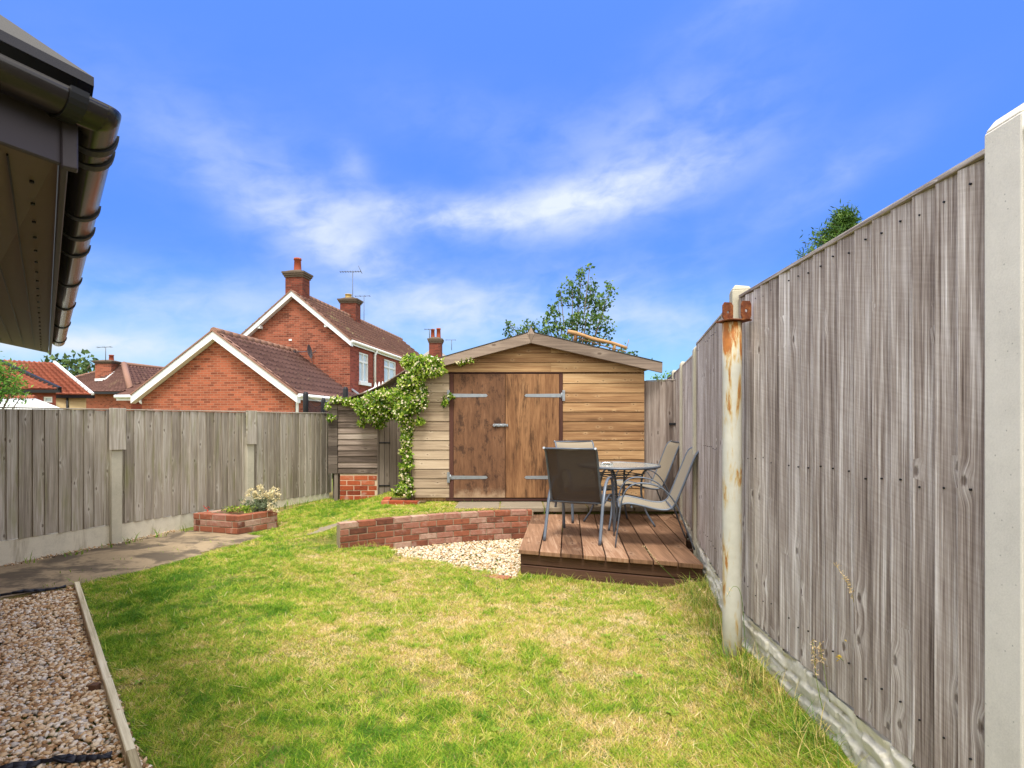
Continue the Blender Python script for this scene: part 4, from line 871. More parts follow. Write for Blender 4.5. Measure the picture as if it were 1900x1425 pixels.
# branch pole lying over the shed roof
a, b = P(1053, 615, 8.3), P(1163, 645, 8.3); mb = MB(Matrix.Translation(-a))
pts = [a.lerp(b, k / 8) + Vector((0, 0, .008 * math.sin(k * 1.3))) for k in range(9)]; mb.tube(pts, [.030, .031, .028, .027, .029, .026, .025, .024, .024], 9)
pts = [a.lerp(b, k / 6) + Vector((0, .05, -.055 + .006 * math.sin(k))) for k in range(1, 7)]; mb.tube(pts, .008, 6)
for f_, L_ in ((.14, .13), (.80, .10)): c = a.lerp(b, f_); mb.tube([c, c + Vector((-.02, .03, -L_))], [.022, .026], 7)
mb.tube([b, b + Vector((.03, 0, .12))], .004, 5)
o = mb.build('branch_pole', M['log']); o.location = a; tag(o, 'dry brown branch pole propped on the shed roof', 'branch')

# ------------------------------------------------------------------ lean-to store left of the shed
def store():
    Y0 = 9.0; x0, x1 = PX(613, Y0), PX(765, Y0) + .0; org = Vector((x0, Y0, .2)); root = empty('lean_to_store', org, 0, 'old lean-to store with grey clapboards on a brick plinth and plank door', 'store'); inv = Matrix.Translation(-org)
    xa, xb, xc = PX(628, Y0), PX(701, Y0), PX(760, Y0); zp = PZ(878, Y0); zr = lambda x: np.interp(x, [x0, xb, xc], [1.73, 1.98, 2.3])
    mb = MB(inv); pitch = .091; z = zp
    while z < zr(xa) - .1:
        z1 = z + pitch; mb.hexa([(xa, Y0 - .03, z), (xb, Y0 - .03, z), (xb, Y0 - .01, z), (xa, Y0 - .01, z), (xa, Y0 - .014, z1 + .01), (xb, Y0 - .014, z1 + .01), (xb, Y0 - .004, z1 + .01), (xa, Y0 - .004, z1 + .01)], 0); z += pitch
    mb.build('clapboards', M['store'], root)
    mb = MB(inv); z = zp + .0
    while z < 1.66:
        mb.box(x0 - .02, xa - .004, Y0 - .045, Y0 - .02, z, z + .14, 0); z += .145
    mb.box(x0 + .01, xa - .01, Y0 - .018, Y0 + .06, zp, 1.7); mb.build('corner_boards', M['store_dark'], root, .002)
    mb = MB(inv); mb.box(PX(621, Y0), xa - .002, Y0 - .03, Y0 + .05, .0, zp - .003); mb.build('corner_post', M['store_dark'], root, .004)
    mb = MB(inv); lay(mb, [(xa + .03, Y0 - .02), (xb, Y0 - .02)], .20, 5, L=.225, Hh=.068, j=.012); pl = mb.build('brick_plinth', M['brick_red'], root, .004, 2)
    mb = MB(inv); mortar_run(mb, [(xa + .035, Y0 - .02), (xb - .005, Y0 - .02)], .05, zp - .055); mb.build('mortar', M['mortar_pale'], pl)
    mb = MB(inv); x = xb + .025
    while x < xc - .02:
        w = random.uniform(.08, .11); e = min(x + w - .005, xc); mb.box(x, e, Y0 - .012 - random.random() * .006, Y0 + .015, .22, float(zr(x)) - .16); x += w
    dr = mb.build('door', M['store_dark'], root, .002)
    for z in (.42, 1.10): mb = MB(inv); mb.box(xb + .02, xb + .20, Y0 - .026, Y0 - .019, z, z + .022, 0); mb.build('strap_hinge', M['black'], dr)
    mb = MB(inv); mb.box(xb + .002, xb + .022, Y0 - .03, Y0 + .04, .2, 1.95); mb.build('door_post', M['store_dark'], root)
    mb = MB(inv); mb.box(x0 + .02, x0 + .05, Y0 + .06, 10.6, .1, 1.62, 1); mb.box(x0 + .06, xc + .1, Y0 + .07, Y0 + .1, .1, 1.66, 0)
    mb.face([(xb, Y0 + .03, 1.5), (xc, Y0 + .03, 1.5), (xc, Y0 + .03, 2.2), (xb, Y0 + .03, 1.9)]); mb.build('side_wall', M['store_dark'], root)
    mb = MB(inv); xs = np.linspace(x0 - .06, xc + .12, 9)
    for u, v in zip(xs, xs[1:]):
        za, zb_ = float(zr(u)), float(zr(v)); mb.hexa([(u, Y0 - .12, za - .02), (v, Y0 - .12, zb_ - .02), (v, 10.7, zb_ - .02), (u, 10.7, za - .02), (u, Y0 - .12, za - .004), (v, Y0 - .12, zb_ - .004), (v, 10.7, zb_ + .012), (u, 10.7, za + .012)], 0)
    mb.build('roof', M['store'], root)
store()

# ------------------------------------------------------------------ building with dark eaves at the left
def garage():
    d = Vector((-3.44, 4.17, 0)).normalized(); A = Vector((-1.163, 1.45, 0)); zs = 2.13; L = (Vector((-4.6, 5.62, 0)) - A).length
    e = Vector((-.42, -.907, 0)).normalized()                        # direction of the short eave, running back past the camera
    root = empty('side_building', A, 0, 'building corner with dark grey soffit, fascia and gutters at the left', 'building'); inv = Matrix.Translation(-A)
    inn = Vector((-d.y, d.x, 0))                                     # inwards, away from the garden
    if inn.x > 0: inn = -inn
    B = A + d * L
    # soffit
    C = B + Vector((.12, -.42, 0)).normalized() * .0
    mb = MB(inv); S = lambda p, z: (p.x, p.y, z)
    B2 = B + (inn * .62 + d * -.02); A2 = A + e * .7
    zsl = .10
    mb.hexa([S(A, zs), S(B, zs), S(B2, zs + .12), S(A2 + inn * .02, zs), S(A, zs + .012), S(B, zs + .012), S(B2, zs + .132), S(A2 + inn * .02, zs + .012)], 0)
    sf = mb.build('soffit', M['soffit'], root)
    mb = MB(inv)
    for k in (.10, .18, .26, .34):                                   # tongue-and-groove lines as shallow beads
        p, q = A + inn * k + d * (.03 + k * .4), B + inn * k - d * .10; q = q + Vector((0, 0, .12 * k / .62)); mb.obox(((p + q) / 2) + Vector((0, 0, zs - .001)), q - p, ((q - p).length, .004, .006), 0)
    for k in range(24):
        c = A + d * (.25 + k * .21) + inn * .055; mb.tube([(c.x, c.y, zs - .003), (c.x, c.y, zs + .004)], .006, 6)
    mb.build('soffit_trim', M['black'], sf)
    # fascia boards
    out = -inn; fz0, fz1 = zs - .022, zs + .17
    mb = MB(inv); c = (A + B) / 2 + out * .012; mb.obox((c.x, c.y, (fz0 + fz1) / 2), d, (L + .01, .018, fz1 - fz0), 0)
    mb.build('fascia', M['fascia'], root, .003)
    mb = MB(inv); en = Vector((-e.y, e.x, 0)); en = en if en.y > 0 else -en; en = Vector((e.y, -e.x, 0)) if Vector((e.y, -e.x, 0)).dot(d) < 0 else Vector((-e.y, e.x, 0))
    c = A + e * .35 + en * .012; mb.obox((c.x, c.y, (fz0 + fz1) / 2 - .004), e, (.70, .018, fz1 - fz0), 0); mb.build('fascia', M['fascia'], root, .003)
    mb = MB(inv); c = A + (out + en) * .016; mb.obox((c.x, c.y, (fz0 + fz1) / 2 - .006), d, (.03, .034, fz1 - fz0 + .012), 0); mb.build('fascia_corner', M['fascia'], root, .003)
    # half-round gutters, round the corner
    r = .051; gz = zs + .125; off = out * (r + .024); off2 = en * (r + .024)
    def gut(mb, p, q, zf):
        dd = (q - p).normalized(); w = Vector((-dd.y, dd.x, 0)); n = 12; rows = []
        for c in (p, q): rows.append([c + w * (math.cos(math.pi * k / n) * r) + Vector((0, 0, zf - math.sin(math.pi * k / n) * r)) for k in range(n + 1)])
        for k in range(n): mb.face([rows[0][k], rows[1][k], rows[1][k + 1], rows[0][k + 1]], smooth=True)
    det = d.x * -e.y + e.x * d.y; df = off2 - off; s_ = (df.x * -e.y + e.x * df.y) / det; corner = A + off + d * s_
    mb = MB(inv); gut(mb, corner, B + off, gz); gut(mb, corner + e * .7, corner, gz)
    # rounded corner: fan of the half pipe turned about the corner
    w1 = Vector((-d.y, d.x, 0)); w1 = w1 if w1.dot(out) > 0 else -w1; w2 = en; n = 12; prev = None
    for j in range(7):
        a_ = j / 6; w = (w1 * (1 - a_) + w2 * a_).normalized(); row = [corner + w * (math.cos(math.pi / 2 * k / n) * r) + Vector((0, 0, gz - math.sin(math.pi / 2 * k / n) * r)) for k in range(n + 1)]
        if prev:
            for k in range(n): mb.face([prev[k], row[k], row[k + 1], prev[k + 1]], smooth=True)
        prev = row
    g = mb.build('gutter', M['gutter'], root, weld=True); so = g.modifiers.new('thick', 'SOLIDIFY'); so.thickness = .004; so.offset = 1
    def clip(p, dd, w_=.04, rr=r + .011):
        mb = MB(inv); w = Vector((-dd.y, dd.x, 0)); n = 14
        for k in range(n):
            a0, a1 = math.pi * (k / n), math.pi * ((k + 1) / n)
            f = lambda a, rad, s: p + dd * s + w * math.cos(a) * rad + Vector((0, 0, gz - math.sin(a) * rad + .002))
            mb.hexa([f(a0, rr, -w_ / 2), f(a0, rr, w_ / 2), f(a1, rr, w_ / 2), f(a1, rr, -w_ / 2), f(a0, rr - .006, -w_ / 2), f(a0, rr - .006, w_ / 2), f(a1, rr - .006, w_ / 2), f(a1, rr - .006, -w_ / 2)], 0)
        mb.build('gutter_bracket', M['black'], root)
    for y in (1.53, 1.62, 2.05, 2.28, 2.52, 3.1, 3.75, 4.5, 5.35):
        k = (y - A.y) / d.y; clip(A + off + d * k, d)
    clip(A + off2 + e * .02, e)
    # tiled roof slope above and the wall below
    rise = .38; mb = MB(inv); q0 = A + out * .05 + en * .05; q1 = B + out * .05; z0 = zs + .185
    q0i, q1i = q0 + inn * 2.2 + e * .3, q1 + inn * 2.2
    mb.hexa([S(q0, z0), S(q1, z0), S(q1i, z0 + .9), S(q0 + e * .9 + inn * .75, z0 + .5), S(q0, z0 + .022), S(q1, z0 + .022), S(q1i, z0 + .922), S(q0 + e * .9 + inn * .75, z0 + .522)], 0)
    mb.hexa([S(q0, z0), S(q0 + e * .9 + inn * .75, z0 + .5), S(q0 + e * 1.2, z0 + .01), S(q0 + e * .6, z0), S(q0, z0 + .023), S(q0 + e * .9 + inn * .75, z0 + .523), S(q0 + e * 1.2, z0 + .033), S(q0 + e * .6, z0 + .023)], 0)
    mb.build('roof', M['gutter'], root)
    W0, W1 = A + inn * .55 + e * .6 - d * .6, B + inn * .55 - d * .25; mb = MB(inv); c = (W0 + W1) / 2 + inn * .12
    mb.obox((c.x, c.y, 1.05), d, ((W1 - W0).length, .22, 2.15), 2); mb.build('wall', M['wall_orange_old'], root)
garage()

# ------------------------------------------------------------------ patio furniture
def arc_pts(ctrl, n=24):
    """Catmull-Rom through control points"""
    c = [Vector(p) for p in ctrl]; c = [c[0] * 2 - c[1]] + c + [c[-1] * 2 - c[-2]]; out = []; m = len(c) - 3
    for i in range(m):
        for k in range(n // m + 1):
            t_ = k / (n // m + 1); p0, p1, p2, p3 = c[i:i + 4]
            out.append(.5 * ((2 * p1) + (p2 - p0) * t_ + (2 * p0 - 5 * p1 + 4 * p2 - p3) * t_ ** 2 + (3 * p1 - p0 - 3 * p2 + p3) * t_ ** 3))
    return out + [c[-2]]
SIDE = [(.355, 0, .005), (.325, 0, .25), (.285, 0, .49), (.20, 0, .605), (.06, 0, .625), (-.10, 0, .57), (-.22, 0, .42), (-.30, 0, .22), (-.385, 0, .005)]
SL = [(.315, .385), (.285, .415), (.22, .425), (.1, .405), (-.03, .375), (-.13, .37), (-.19, .40), (-.225, .46), (-.29, .62), (-.36, .80), (-.395, .885), (-.425, .93), (-.46, .95)]
SLP = [(p.x, p.z) for p in arc_pts([(a, 0, b) for a, b in SL], 36)]
def make_chair(dark, label):
    root = empty('patio_chair', (0, 0, 0), 0, label, 'chair', 'patio chairs round the glass table on the deck'); hw = .265; mat = M['frame_grey']
    for s in (-1, 1):
        mb = MB(); pts = [Vector((p.x, s * (hw + .022), p.z)) for p in arc_pts(SIDE, 32)]; mb.tube(pts, .0125, 10, flat=(.62, 1.35), upv=(1, 0, 0)); mb.build('leg_and_arm', mat, root)
    for s in (-1, 1):
        mb = MB(); mb.tube([(a, s * (hw - .002), b) for a, b in SLP], .011, 8, upv=(0, 1, 0)); sf = mb.build('sling_rail', mat, root)
        mb = MB(); c = Vector((SLP[-1][0], s * (hw - .002), SLP[-1][1])); mb.tube([c, c + Vector((-.012, 0, .006))], .0125, 8); mb.build('end_cap', M['galv'], sf)
    for (a, b, e) in ((.20, .395, .02), (-.185, .385, .02), (*SLP[-1], 0), (*SLP[0], 0)): mb = MB(); mb.tube([(a, -hw - e, b), (a, hw + e, b)], .0095, 8); mb.build('cross_bar', mat, root)
    mb = MB(); dist = 0; w = hw - .006
    for i in range(len(SLP) - 1):
        (a0, b0), (a1, b1) = SLP[i], SLP[i + 1]; l = math.hypot(a1 - a0, b1 - b0); m = 6
        for k in range(m):
            y0, y1 = -w + 2 * w * k / m, -w + 2 * w * (k + 1) / m; sag = lambda y: -.012 * (1 - (y / w) ** 2)
            nrm = Vector((-(b1 - b0), 0, a1 - a0)).normalized(); nrm = nrm if (nrm.z > 0 or nrm.x > 0) else -nrm
            f = lambda a, b, y: Vector((a, y, b)) + nrm * sag(y) * (1 if nrm.z * 1 + nrm.x > 0 else -1)
            mb.face([f(a0, b0, y0), f(a0, b0, y1), f(a1, b1, y1), f(a1, b1, y0)], [(y0, dist), (y1, dist), (y1, dist + l), (y0, dist + l)], smooth=True)
        dist += l
    o = mb.build('sling', M['sling_shaded'] if dark else M['sling'], root, weld=True); return root
def copy_tree(o, parent=None):
    c = o.copy(); col.objects.link(c)
    if parent: c.parent = parent
    for ch in list(o.children): copy_tree(ch, c)
    return c
def put(o, x, y, face, label=None):
    o.location = (x, y, DZ); o.rotation_euler = (0, 0, math.atan2(face[1], face[0]))
    if label: o['label'] = label
ch = make_chair(True, 'patio chair seen from behind, with its mesh back, coloured dark for shade, towards the viewer'); put(ch, .735, 6.03, (.36, .93))
c2 = make_chair(False, 'beige patio chair standing behind the table right in front of the shed door'); put(c2, .93, 7.18, (.22, -.97))
c3 = copy_tree(c2); put(c3, 1.70, 7.40, (-1, -.02), 'beige patio chair nearest the side gate, its back against the far fence')
c4 = copy_tree(c2); put(c4, 1.395, 5.71, (-.985, .15), 'beige patio chair in profile at the right, nearest of those beside the fence')
def table():
    x, y = 1.265, 6.72; root = empty('patio_table', (x, y, DZ), R(20), 'round patio table with frosted glass top and grey steel frame', 'table'); r = .485
    mb = MB(); mb.tube([(0, 0, .700), (0, 0, .706)], r - .012, 64); mb.build('glass_top', M['tglass'], root)
    mb = MB(); n = 64
    for k in range(n):
        a0, a1 = 2 * math.pi * k / n, 2 * math.pi * (k + 1) / n; q = lambda a, rr, z: (math.cos(a) * rr, math.sin(a) * rr, z)
        mb.face([q(a0, r, .684), q(a1, r, .684), q(a1, r, .706), q(a0, r, .706)], smooth=True); mb.face([q(a0, r, .706), q(a1, r, .706), q(a1, r - .022, .7105), q(a0, r - .022, .7105)], smooth=True)
        mb.face([q(a0, r - .014, .684), q(a1, r - .014, .684), q(a1, r, .684), q(a0, r, .684)][::1], smooth=True); mb.face([q(a0, r - .022, .7105), q(a1, r - .022, .7105), q(a1, r - .014, .684), q(a0, r - .014, .684)], smooth=True)
    mb.build('table_rim', M['frame_grey'], root, weld=True)
    for k in range(4):
        a = math.pi / 4 + k * math.pi / 2; ca, sa = math.cos(a), math.sin(a); mb = MB()
        mb.tube([(ca * p, sa * p, z) for p, z in [(q.x, q.z) for q in arc_pts([(.44, 0, .675), (.34, 0, .665), (.285, 0, .60), (.27, 0, .48), (.275, 0, .34), (.33, 0, .16), (.43, 0, .004)], 24)]], .0125, 8); mb.build('leg', M['frame_grey'], root)
    for z, rr in ((.60, .285), (.575, .275), (.30, .285), (.33, .275)):
        c = [Vector((math.cos(math.pi / 4 + k * math.pi / 2) * rr, math.sin(math.pi / 4 + k * math.pi / 2) * rr, z)) for k in range(5)]
        mb = MB()
        for k in range(4): mb.tube([c[k], c[k + 1]], .007, 6)
        mb.build('brace_ring', M['frame_grey'], root)
    ax, ay = 1.135, 6.78; root = empty('ashtray', (ax, ay, DZ + .706), 0, 'clear glass ashtray lying on the round patio table', 'ashtray'); mb = MB(); n = 28
    prof = [(.0, .008), (.05, .008), (.062, .022), (.068, .026), (.075, .024), (.078, .004), (.07, 0), (0, 0)]
    for k in range(n):
        a0, a1 = 2 * math.pi * k / n, 2 * math.pi * (k + 1) / n
        for (r0, z0), (r1, z1) in zip(prof, prof[1:]):
            f = [(math.cos(a0) * r0, math.sin(a0) * r0, z0), (math.cos(a1) * r0, math.sin(a1) * r0, z0), (math.cos(a1) * r1, math.sin(a1) * r1, z1), (math.cos(a0) * r1, math.sin(a0) * r1, z1)]
            if r0 == 0: f = [f[0], f[2], f[3]]
            elif r1 == 0: f = [f[0], f[1], f[2]]
            mb.face(f, smooth=True)
    mb.build('bowl', M['clear'], root, weld=True)
table()

# ------------------------------------------------------------------ leaves and trees
def leafcloud(name, C, size, mat, parent=None, droop=.3, aspect=.6, rnd=None, flat=0.0, fold=.25):
    """one folded two-quad leaf per point"""
    n = len(C); C = np.asarray(C, float); s = size * (.6 + .7 * RNG.random(n)); d = RNG.normal(0, 1, (n, 3)); d[:, 2] = d[:, 2] * (1 - flat) - droop; d /= np.linalg.norm(d, axis=1)[:, None]
    w = np.cross(d, RNG.normal(0, 1, (n, 3))); w /= np.linalg.norm(w, axis=1)[:, None] + 1e-9; u = np.cross(d, w); L_ = d * s[:, None]; W = w * (s * aspect / 2)[:, None]; U = u * (s * fold * aspect)[:, None]
    V = np.stack([C, C + L_ * .45 + W + U, C + L_, C + L_ * .45 - W + U], 1).reshape(-1, 3); k = np.arange(n)[:, None] * 4
    Fq = np.concatenate([k + np.array([[0, 1, 2]]), k + np.array([[0, 2, 3]])]); r = RNG.random(n) if rnd is None else rnd
    return npmesh(name, V, Fq, mat, parent, rnd=np.clip(np.tile(r, 2), 0, 1))
def tree(label, cat, base, blobs, Y, lsize, per, mat, trunk_r=.06, twigs=9, spread=.03, name='tree', group=None, depth=.8, droop=.25, aspect=.65, fork=.45, tw=.35):
    """blobs: (px, py, rx, ry) as seen, turned into ellipsoids round distance Y"""
    k = Y / F; root = empty(name, base, 0, label, cat, group); inv = Matrix.Translation(-Vector(base)); mb = MB(inv); C = []; Rn = []
    bs = [(P(px, py, Y + (random.random() - .5) * depth * 2 * max(rx, ry) * k), rx * k, ry * k) for px, py, rx, ry in blobs]
    top = max(b[0].z for b in bs); cx = sum(b[0].x for b in bs) / len(bs); base = Vector(base); ft = base.lerp(Vector((cx, Y, top)), fork); mb.tube([base, base.lerp(ft, .5) + Vector((.03, 0, 0)), ft], [trunk_r, trunk_r * .85, trunk_r * .65], 8)
    for c, rx, rz in bs:
        mid = ft.lerp(c, .5) + Vector((0, 0, -.12 * (c - ft).length)); mb.tube([ft, mid, c], [trunk_r * .45, trunk_r * .3, trunk_r * .12], 5)
        ry = (rx + rz) / 2
        for _ in range(max(3, int(twigs * (rx * rz) / (.25 * .2) * (1 if lsize < .1 else .2)))):
            while True:
                q = Vector((random.uniform(-1, 1), random.uniform(-1, 1), random.uniform(-1, 1)))
                if q.length < 1: break
            e = c + Vector((q.x * rx, q.y * ry, q.z * rz)); s = c + Vector((q.x * rx * (1 - tw), q.y * ry * (1 - tw), q.z * rz * (1 - tw) - .15 * rz)); mb.tube([s, e], [trunk_r * .07, trunk_r * .03], 3)
            for _ in range(per):
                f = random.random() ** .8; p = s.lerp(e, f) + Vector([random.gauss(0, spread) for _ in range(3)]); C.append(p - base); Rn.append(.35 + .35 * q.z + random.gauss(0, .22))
    mb.build('trunk', M['bark'], root); leafcloud('crown', [tuple(c) for c in C], lsize, M[mat] if isinstance(mat, str) else mat, root, droop, aspect, np.array(Rn)); return root
tree('slender birch like tree with loose small leaves rising behind the shed', 'tree', (1.2, 11.6, .2),
     [(1078, 512, 14, 26), (1094, 497, 5, 16), (1062, 530, 18, 20), (1098, 528, 12, 22), (1040, 538, 8, 14), (1072, 555, 42, 20), (1105, 560, 26, 22), (1131, 540, 10, 24), (1122, 565, 20, 16), (1035, 560, 8, 6), (1088, 590, 40, 22), (1062, 600, 20, 20),
      (1112, 598, 18, 24), (1028, 580, 16, 20), (1014, 592, 10, 18), (1040, 605, 28, 16), (1010, 612, 34, 16), (985, 602, 16, 14), (968, 612, 22, 12), (946, 600, 10, 14), (940, 612, 6, 18), (956, 620, 18, 8), (1075, 625, 40, 18), (1105, 632, 30, 18), (1128, 610, 10, 30), (1048, 632, 30, 16), (1150, 650, 26, 8), (1172, 655, 14, 8), (1205, 672, 12, 4)], 11.5, .066, 4, 'birch', .045, 27, .035, 'birch_tree', depth=.6, droop=.2, aspect=.8)
tree('distant round headed tree between the red roofed house and the far chimney', 'tree', (-37.5, 45, 0), [(108, 676, 18, 12), (130, 668, 20, 14), (150, 670, 22, 12), (168, 676, 16, 14), (120, 690, 22, 12), (146, 692, 24, 14), (170, 696, 14, 16), (95, 682, 10, 10), (158, 712, 14, 8)], 45, .46, 8, 'tree', .35, 3, .35, depth=.5)
tree('feathery fresh green branch tips hanging over the left fence', 'tree', (-9.6, 9.6, 0), [(4, 700, 26, 24), (22, 685, 18, 8), (30, 712, 24, 12), (10, 728, 26, 12), (44, 680, 12, 6), (-20, 690, 30, 40), (-25, 740, 40, 30), (40, 735, 12, 6)], 9.3, .075, 12, 'bright', .05, 26, .05, depth=.6, aspect=.32)
tree('small green shrub top showing over the side gate', 'shrub', (2.95, 11, .2), [(1222, 702, 14, 12), (1240, 698, 14, 8), (1252, 704, 10, 10), (1230, 712, 22, 12)], 11, .05, 8, 'bright', .03, 26, .04, 'shrub', depth=.8)
def conifer():
    Y = 9.5; base = Vector((PX(1575, Y), Y, 0)); root = empty('conifer', base, 0, 'dark green conifer top showing above the tall right fence', 'tree'); C, Rn = [], []; mb = MB(); ht = PZ(396, Y); mb.tube([(0, 0, 0), (.0, 0, ht * .7), (-.09, 0, ht - .02)], [.11, .06, .008], 8)
    for i in range(210):
        z = ht - .04 - (i / 209) ** 1.1 * 2.7; r = min((ht - z) * 1.05 + .04, 1.9); a = random.random() * 6.283; L_ = r * random.uniform(.5, 1.12) * (1 if math.cos(a) < .2 else .75); s = Vector((-.08 * z / ht, 0, z)); d = Vector((math.cos(a), math.sin(a), .18)); prev = s; m = 8
        for k in range(1, m + 1):
            p = s + d * L_ * k / m + Vector((0, 0, .14 * L_ * (k / m) ** 2 - .16 * L_ * k / m)); mb.tube([prev, p], [.010 * (1 - k / m) + .004, .004], 3, caps=False); prev = p
            for _ in range(int((8 + 10 * (1 - k / m)) * (.6 + 1.1 * L_))):
                q = prev.lerp(p, 0) - d * L_ / m * random.random() + Vector([random.gauss(0, .05 + .04 * (1 - k / m)) for _ in range(3)]); C.append(tuple(q)); Rn.append(random.gauss(.45 + .12 * k / m, .22))
    mb.build('trunk', M['bark'], root); leafcloud('crown', C, .10, M['conifer'], root, -.45, .2, np.array(Rn))
conifer()

# climbing jasmine over store and shed corner
def climber():
    base = Vector((PX(768, 8), 7.93, .32)); root = empty('climbing_jasmine', base, 0, 'climbing jasmine with cream flowers over the lean-to roof and shed corner', 'climbing plant'); C, Fl = [], []
    B = [(785, 676, 26, 16, 7.82), (760, 672, 14, 14, 7.9), (808, 672, 12, 8, 7.78), (800, 690, 16, 8, 7.78), (818, 688, 8, 6, 7.78), (770, 700, 18, 18, 7.85), (752, 715, 14, 18, 7.95), (778, 725, 12, 18, 7.88), (765, 745, 20, 22, 7.92), (782, 740, 10, 20, 7.86), (748, 765, 16, 22, 8.0), (740, 735, 20, 14, 8.3), (715, 735, 28, 12, 8.55),
         (690, 742, 22, 12, 8.7), (715, 755, 34, 14, 8.6), (668, 748, 20, 8, 8.85), (645, 745, 16, 5, 8.88), (622, 742, 10, 4, 8.88), (683, 762, 24, 12, 8.75), (700, 775, 22, 10, 8.7), (705, 788, 14, 6, 8.75), (725, 770, 18, 8, 8.6), (672, 785, 8, 5, 8.8), (613, 775, 7, 4, 8.88), (607, 756, 4, 5, 8.85),
         (762, 790, 9, 18, 8.0), (752, 800, 10, 10, 8.02), (778, 782, 10, 5, 7.9), (755, 820, 12, 14, 8.0), (750, 835, 12, 8, 8.0), (757, 850, 9, 16, 7.98), (755, 865, 14, 8, 7.96), (750, 880, 7, 18, 7.98), (758, 895, 8, 14, 7.95), (745, 908, 12, 10, 7.95), (738, 912, 10, 5, 7.95), (757, 915, 10, 6, 7.93), (825, 745, 4, 8, 7.93), (836, 735, 4, 4, 7.93), (855, 672, 10, 3, 7.87), (870, 668, 8, 3, 7.87)]
    for px, py, rx, ry, Y in B:
        if py > 780: rx *= .82
        k = Y / F; n = int(rx * ry * 1.9) + 14; c = P(px, py, Y)
        for _ in range(n):
            while True:
                q = Vector([random.uniform(-1, 1) for _ in range(3)])
                if .2 < q.length < 1: break
            C.append(c + Vector((q.x * rx * k * 1.0, q.y * min(rx, ry) * k * 1.1, q.z * ry * k * 1.05)) - base)
            if random.random() < .115 and q.y < .35: Fl.append(C[-1] + Vector((0, -.03, 0)) + Vector([random.gauss(0, .012) for _ in range(3)]))
    C = [tuple(c) for c in C]; z = np.array([c[1] for c in C]); leafcloud('leaves', C, .06, M['vine'], root, .25, .5, np.clip(RNG.normal(.45, .25, len(C)), 0, 1))
    V, Fq, Rn = [], [], []                                           # five-petalled stars
    for c in Fl:
        a = random.random() * 6.28; ax = Vector((random.gauss(0, .6), -1, random.gauss(.1, .6))).normalized(); u = ax.orthogonal().normalized(); w = ax.cross(u); s = random.uniform(.009, .0165); r = random.random()
        for p in range(5):
            t0 = a + p * 1.2566; d = u * math.cos(t0) + w * math.sin(t0); e = u * -math.sin(t0) + w * math.cos(t0); i = len(V); V += [c, c + d * s * .7 + e * s * .42 + ax * .003, c + d * s * 1.2, c + d * s * .7 - e * s * .42 + ax * .003]; Fq.append((i, i + 1, i + 2, i + 3)); Rn.append(r)
    npmesh('flowers', np.array([tuple(v) for v in V]), np.array(Fq), M['petal'], root, rnd=np.array(Rn))
    mb = MB(Matrix.Translation(-base)); Q = lambda *a: P(*a)
    for off in (0, .03, -.02):
        mb.tube([base + Vector((off, .02, -.05)), Q(757, 880, 8.0) + Vector((off, 0, 0)), Q(756, 830, 8.02), Q(758 + off * 200, 780, 8.0), Q(755, 740, 7.98), Q(768, 700, 7.9), Q(790, 675, 7.86)], .008, 5)
    mb.tube([Q(755, 760, 8.0), Q(735, 745, 8.35), Q(700, 752, 8.72), Q(660, 748, 8.88), Q(625, 748, 8.9)], .007, 5); mb.build('stem', M['bark'], root)
climber()

# flowers in the planter, little plants, seed stalks
def planter_plant():
    base = Vector((-3.22, 7.22, H(-3.22, 7.22) + .2)); root = empty('flowering_plant', base, 0, 'grey leaved plant with cream flower heads in the brick planter', 'plant'); C = []; st = MB(); Fl = []
    for i in range(70):
        a = random.random() * 6.28; r = random.random() ** .6 * .2; h = random.uniform(.08, .19); s = Vector((math.cos(a) * r * .4, math.sin(a) * r * .4, 0)); e = Vector((math.cos(a) * r * 1.25, math.sin(a) * r * .9, h)); 
        for k in range(14): p = s.lerp(e, random.random()); C.append(tuple(p + Vector([random.gauss(0, .012) for _ in range(3)])))
    leafcloud('leaves', C, .045, M['grey_leaf'], root, -.5, .22)
    for i in range(46):
        a = random.random() * 6.28; r = random.random() ** .7 * .25; e = Vector((math.cos(a) * r, math.sin(a) * r * .7, random.uniform(.19, .33) - r * .25)); 
        if i < 5: e = Vector((.18 + random.random() * .1, -.16, random.uniform(-.02, .12)))
        st.tube([e * .15, e * .6 + Vector((0, 0, .06)), e], .002, 4)
        for _ in range(26): Fl.append(tuple(e + Vector([random.gauss(0, .013) for _ in range(3)])))
    st.build('stem', M['grey_leaf'], root); leafcloud('flower_head', Fl, .018, M['cream_petal'], root, -.2, .8)
    C = [(-.33 + random.gauss(0, .05), -.04 + random.gauss(0, .05), random.uniform(.0, .05)) for _ in range(160)] + [(-.12 + random.gauss(0, .05), -.12 + random.gauss(0, .04), random.uniform(.0, .08)) for _ in range(260)]
    leafcloud('low_foliage', C, .03, M['vine'], root, -.2, .5)
    q = P(383, 942, 6.98); o = leafcloud('red_flower', [tuple(Vector([random.gauss(0, .012) for _ in range(3)])) for _ in range(9)], .024, M['red'], None, 0, .9); o.location = q; tag(o, 'tiny red flower on the rear rim of the brick planter', 'flower')
planter_plant()
def seed_stalk(pts, mat, head, label, hsize=.012, name='seed_stalk', n=40, hl=.3):
    b = Vector(pts[0]); mb = MB(Matrix.Translation(-b)); path = arc_pts(pts, 18); m = len(path); mb.tube(path, [.0018 - .0010 * k / m for k in range(m)], 4); o = mb.build(name, M['tall']); o.location = b
    C = []
    for _ in range(n): k = m - 1 - int(random.random() * m * hl); C.append(tuple(path[k] - b + Vector([random.gauss(0, hsize * .35) for _ in range(3)])))
    leafcloud('seed_head', C, hsize, M[head], o, -.6, .4); tag(o, label, 'grass stalk' if head == 'seed' else 'plant', 'wild stalks growing along the right fence'); return o
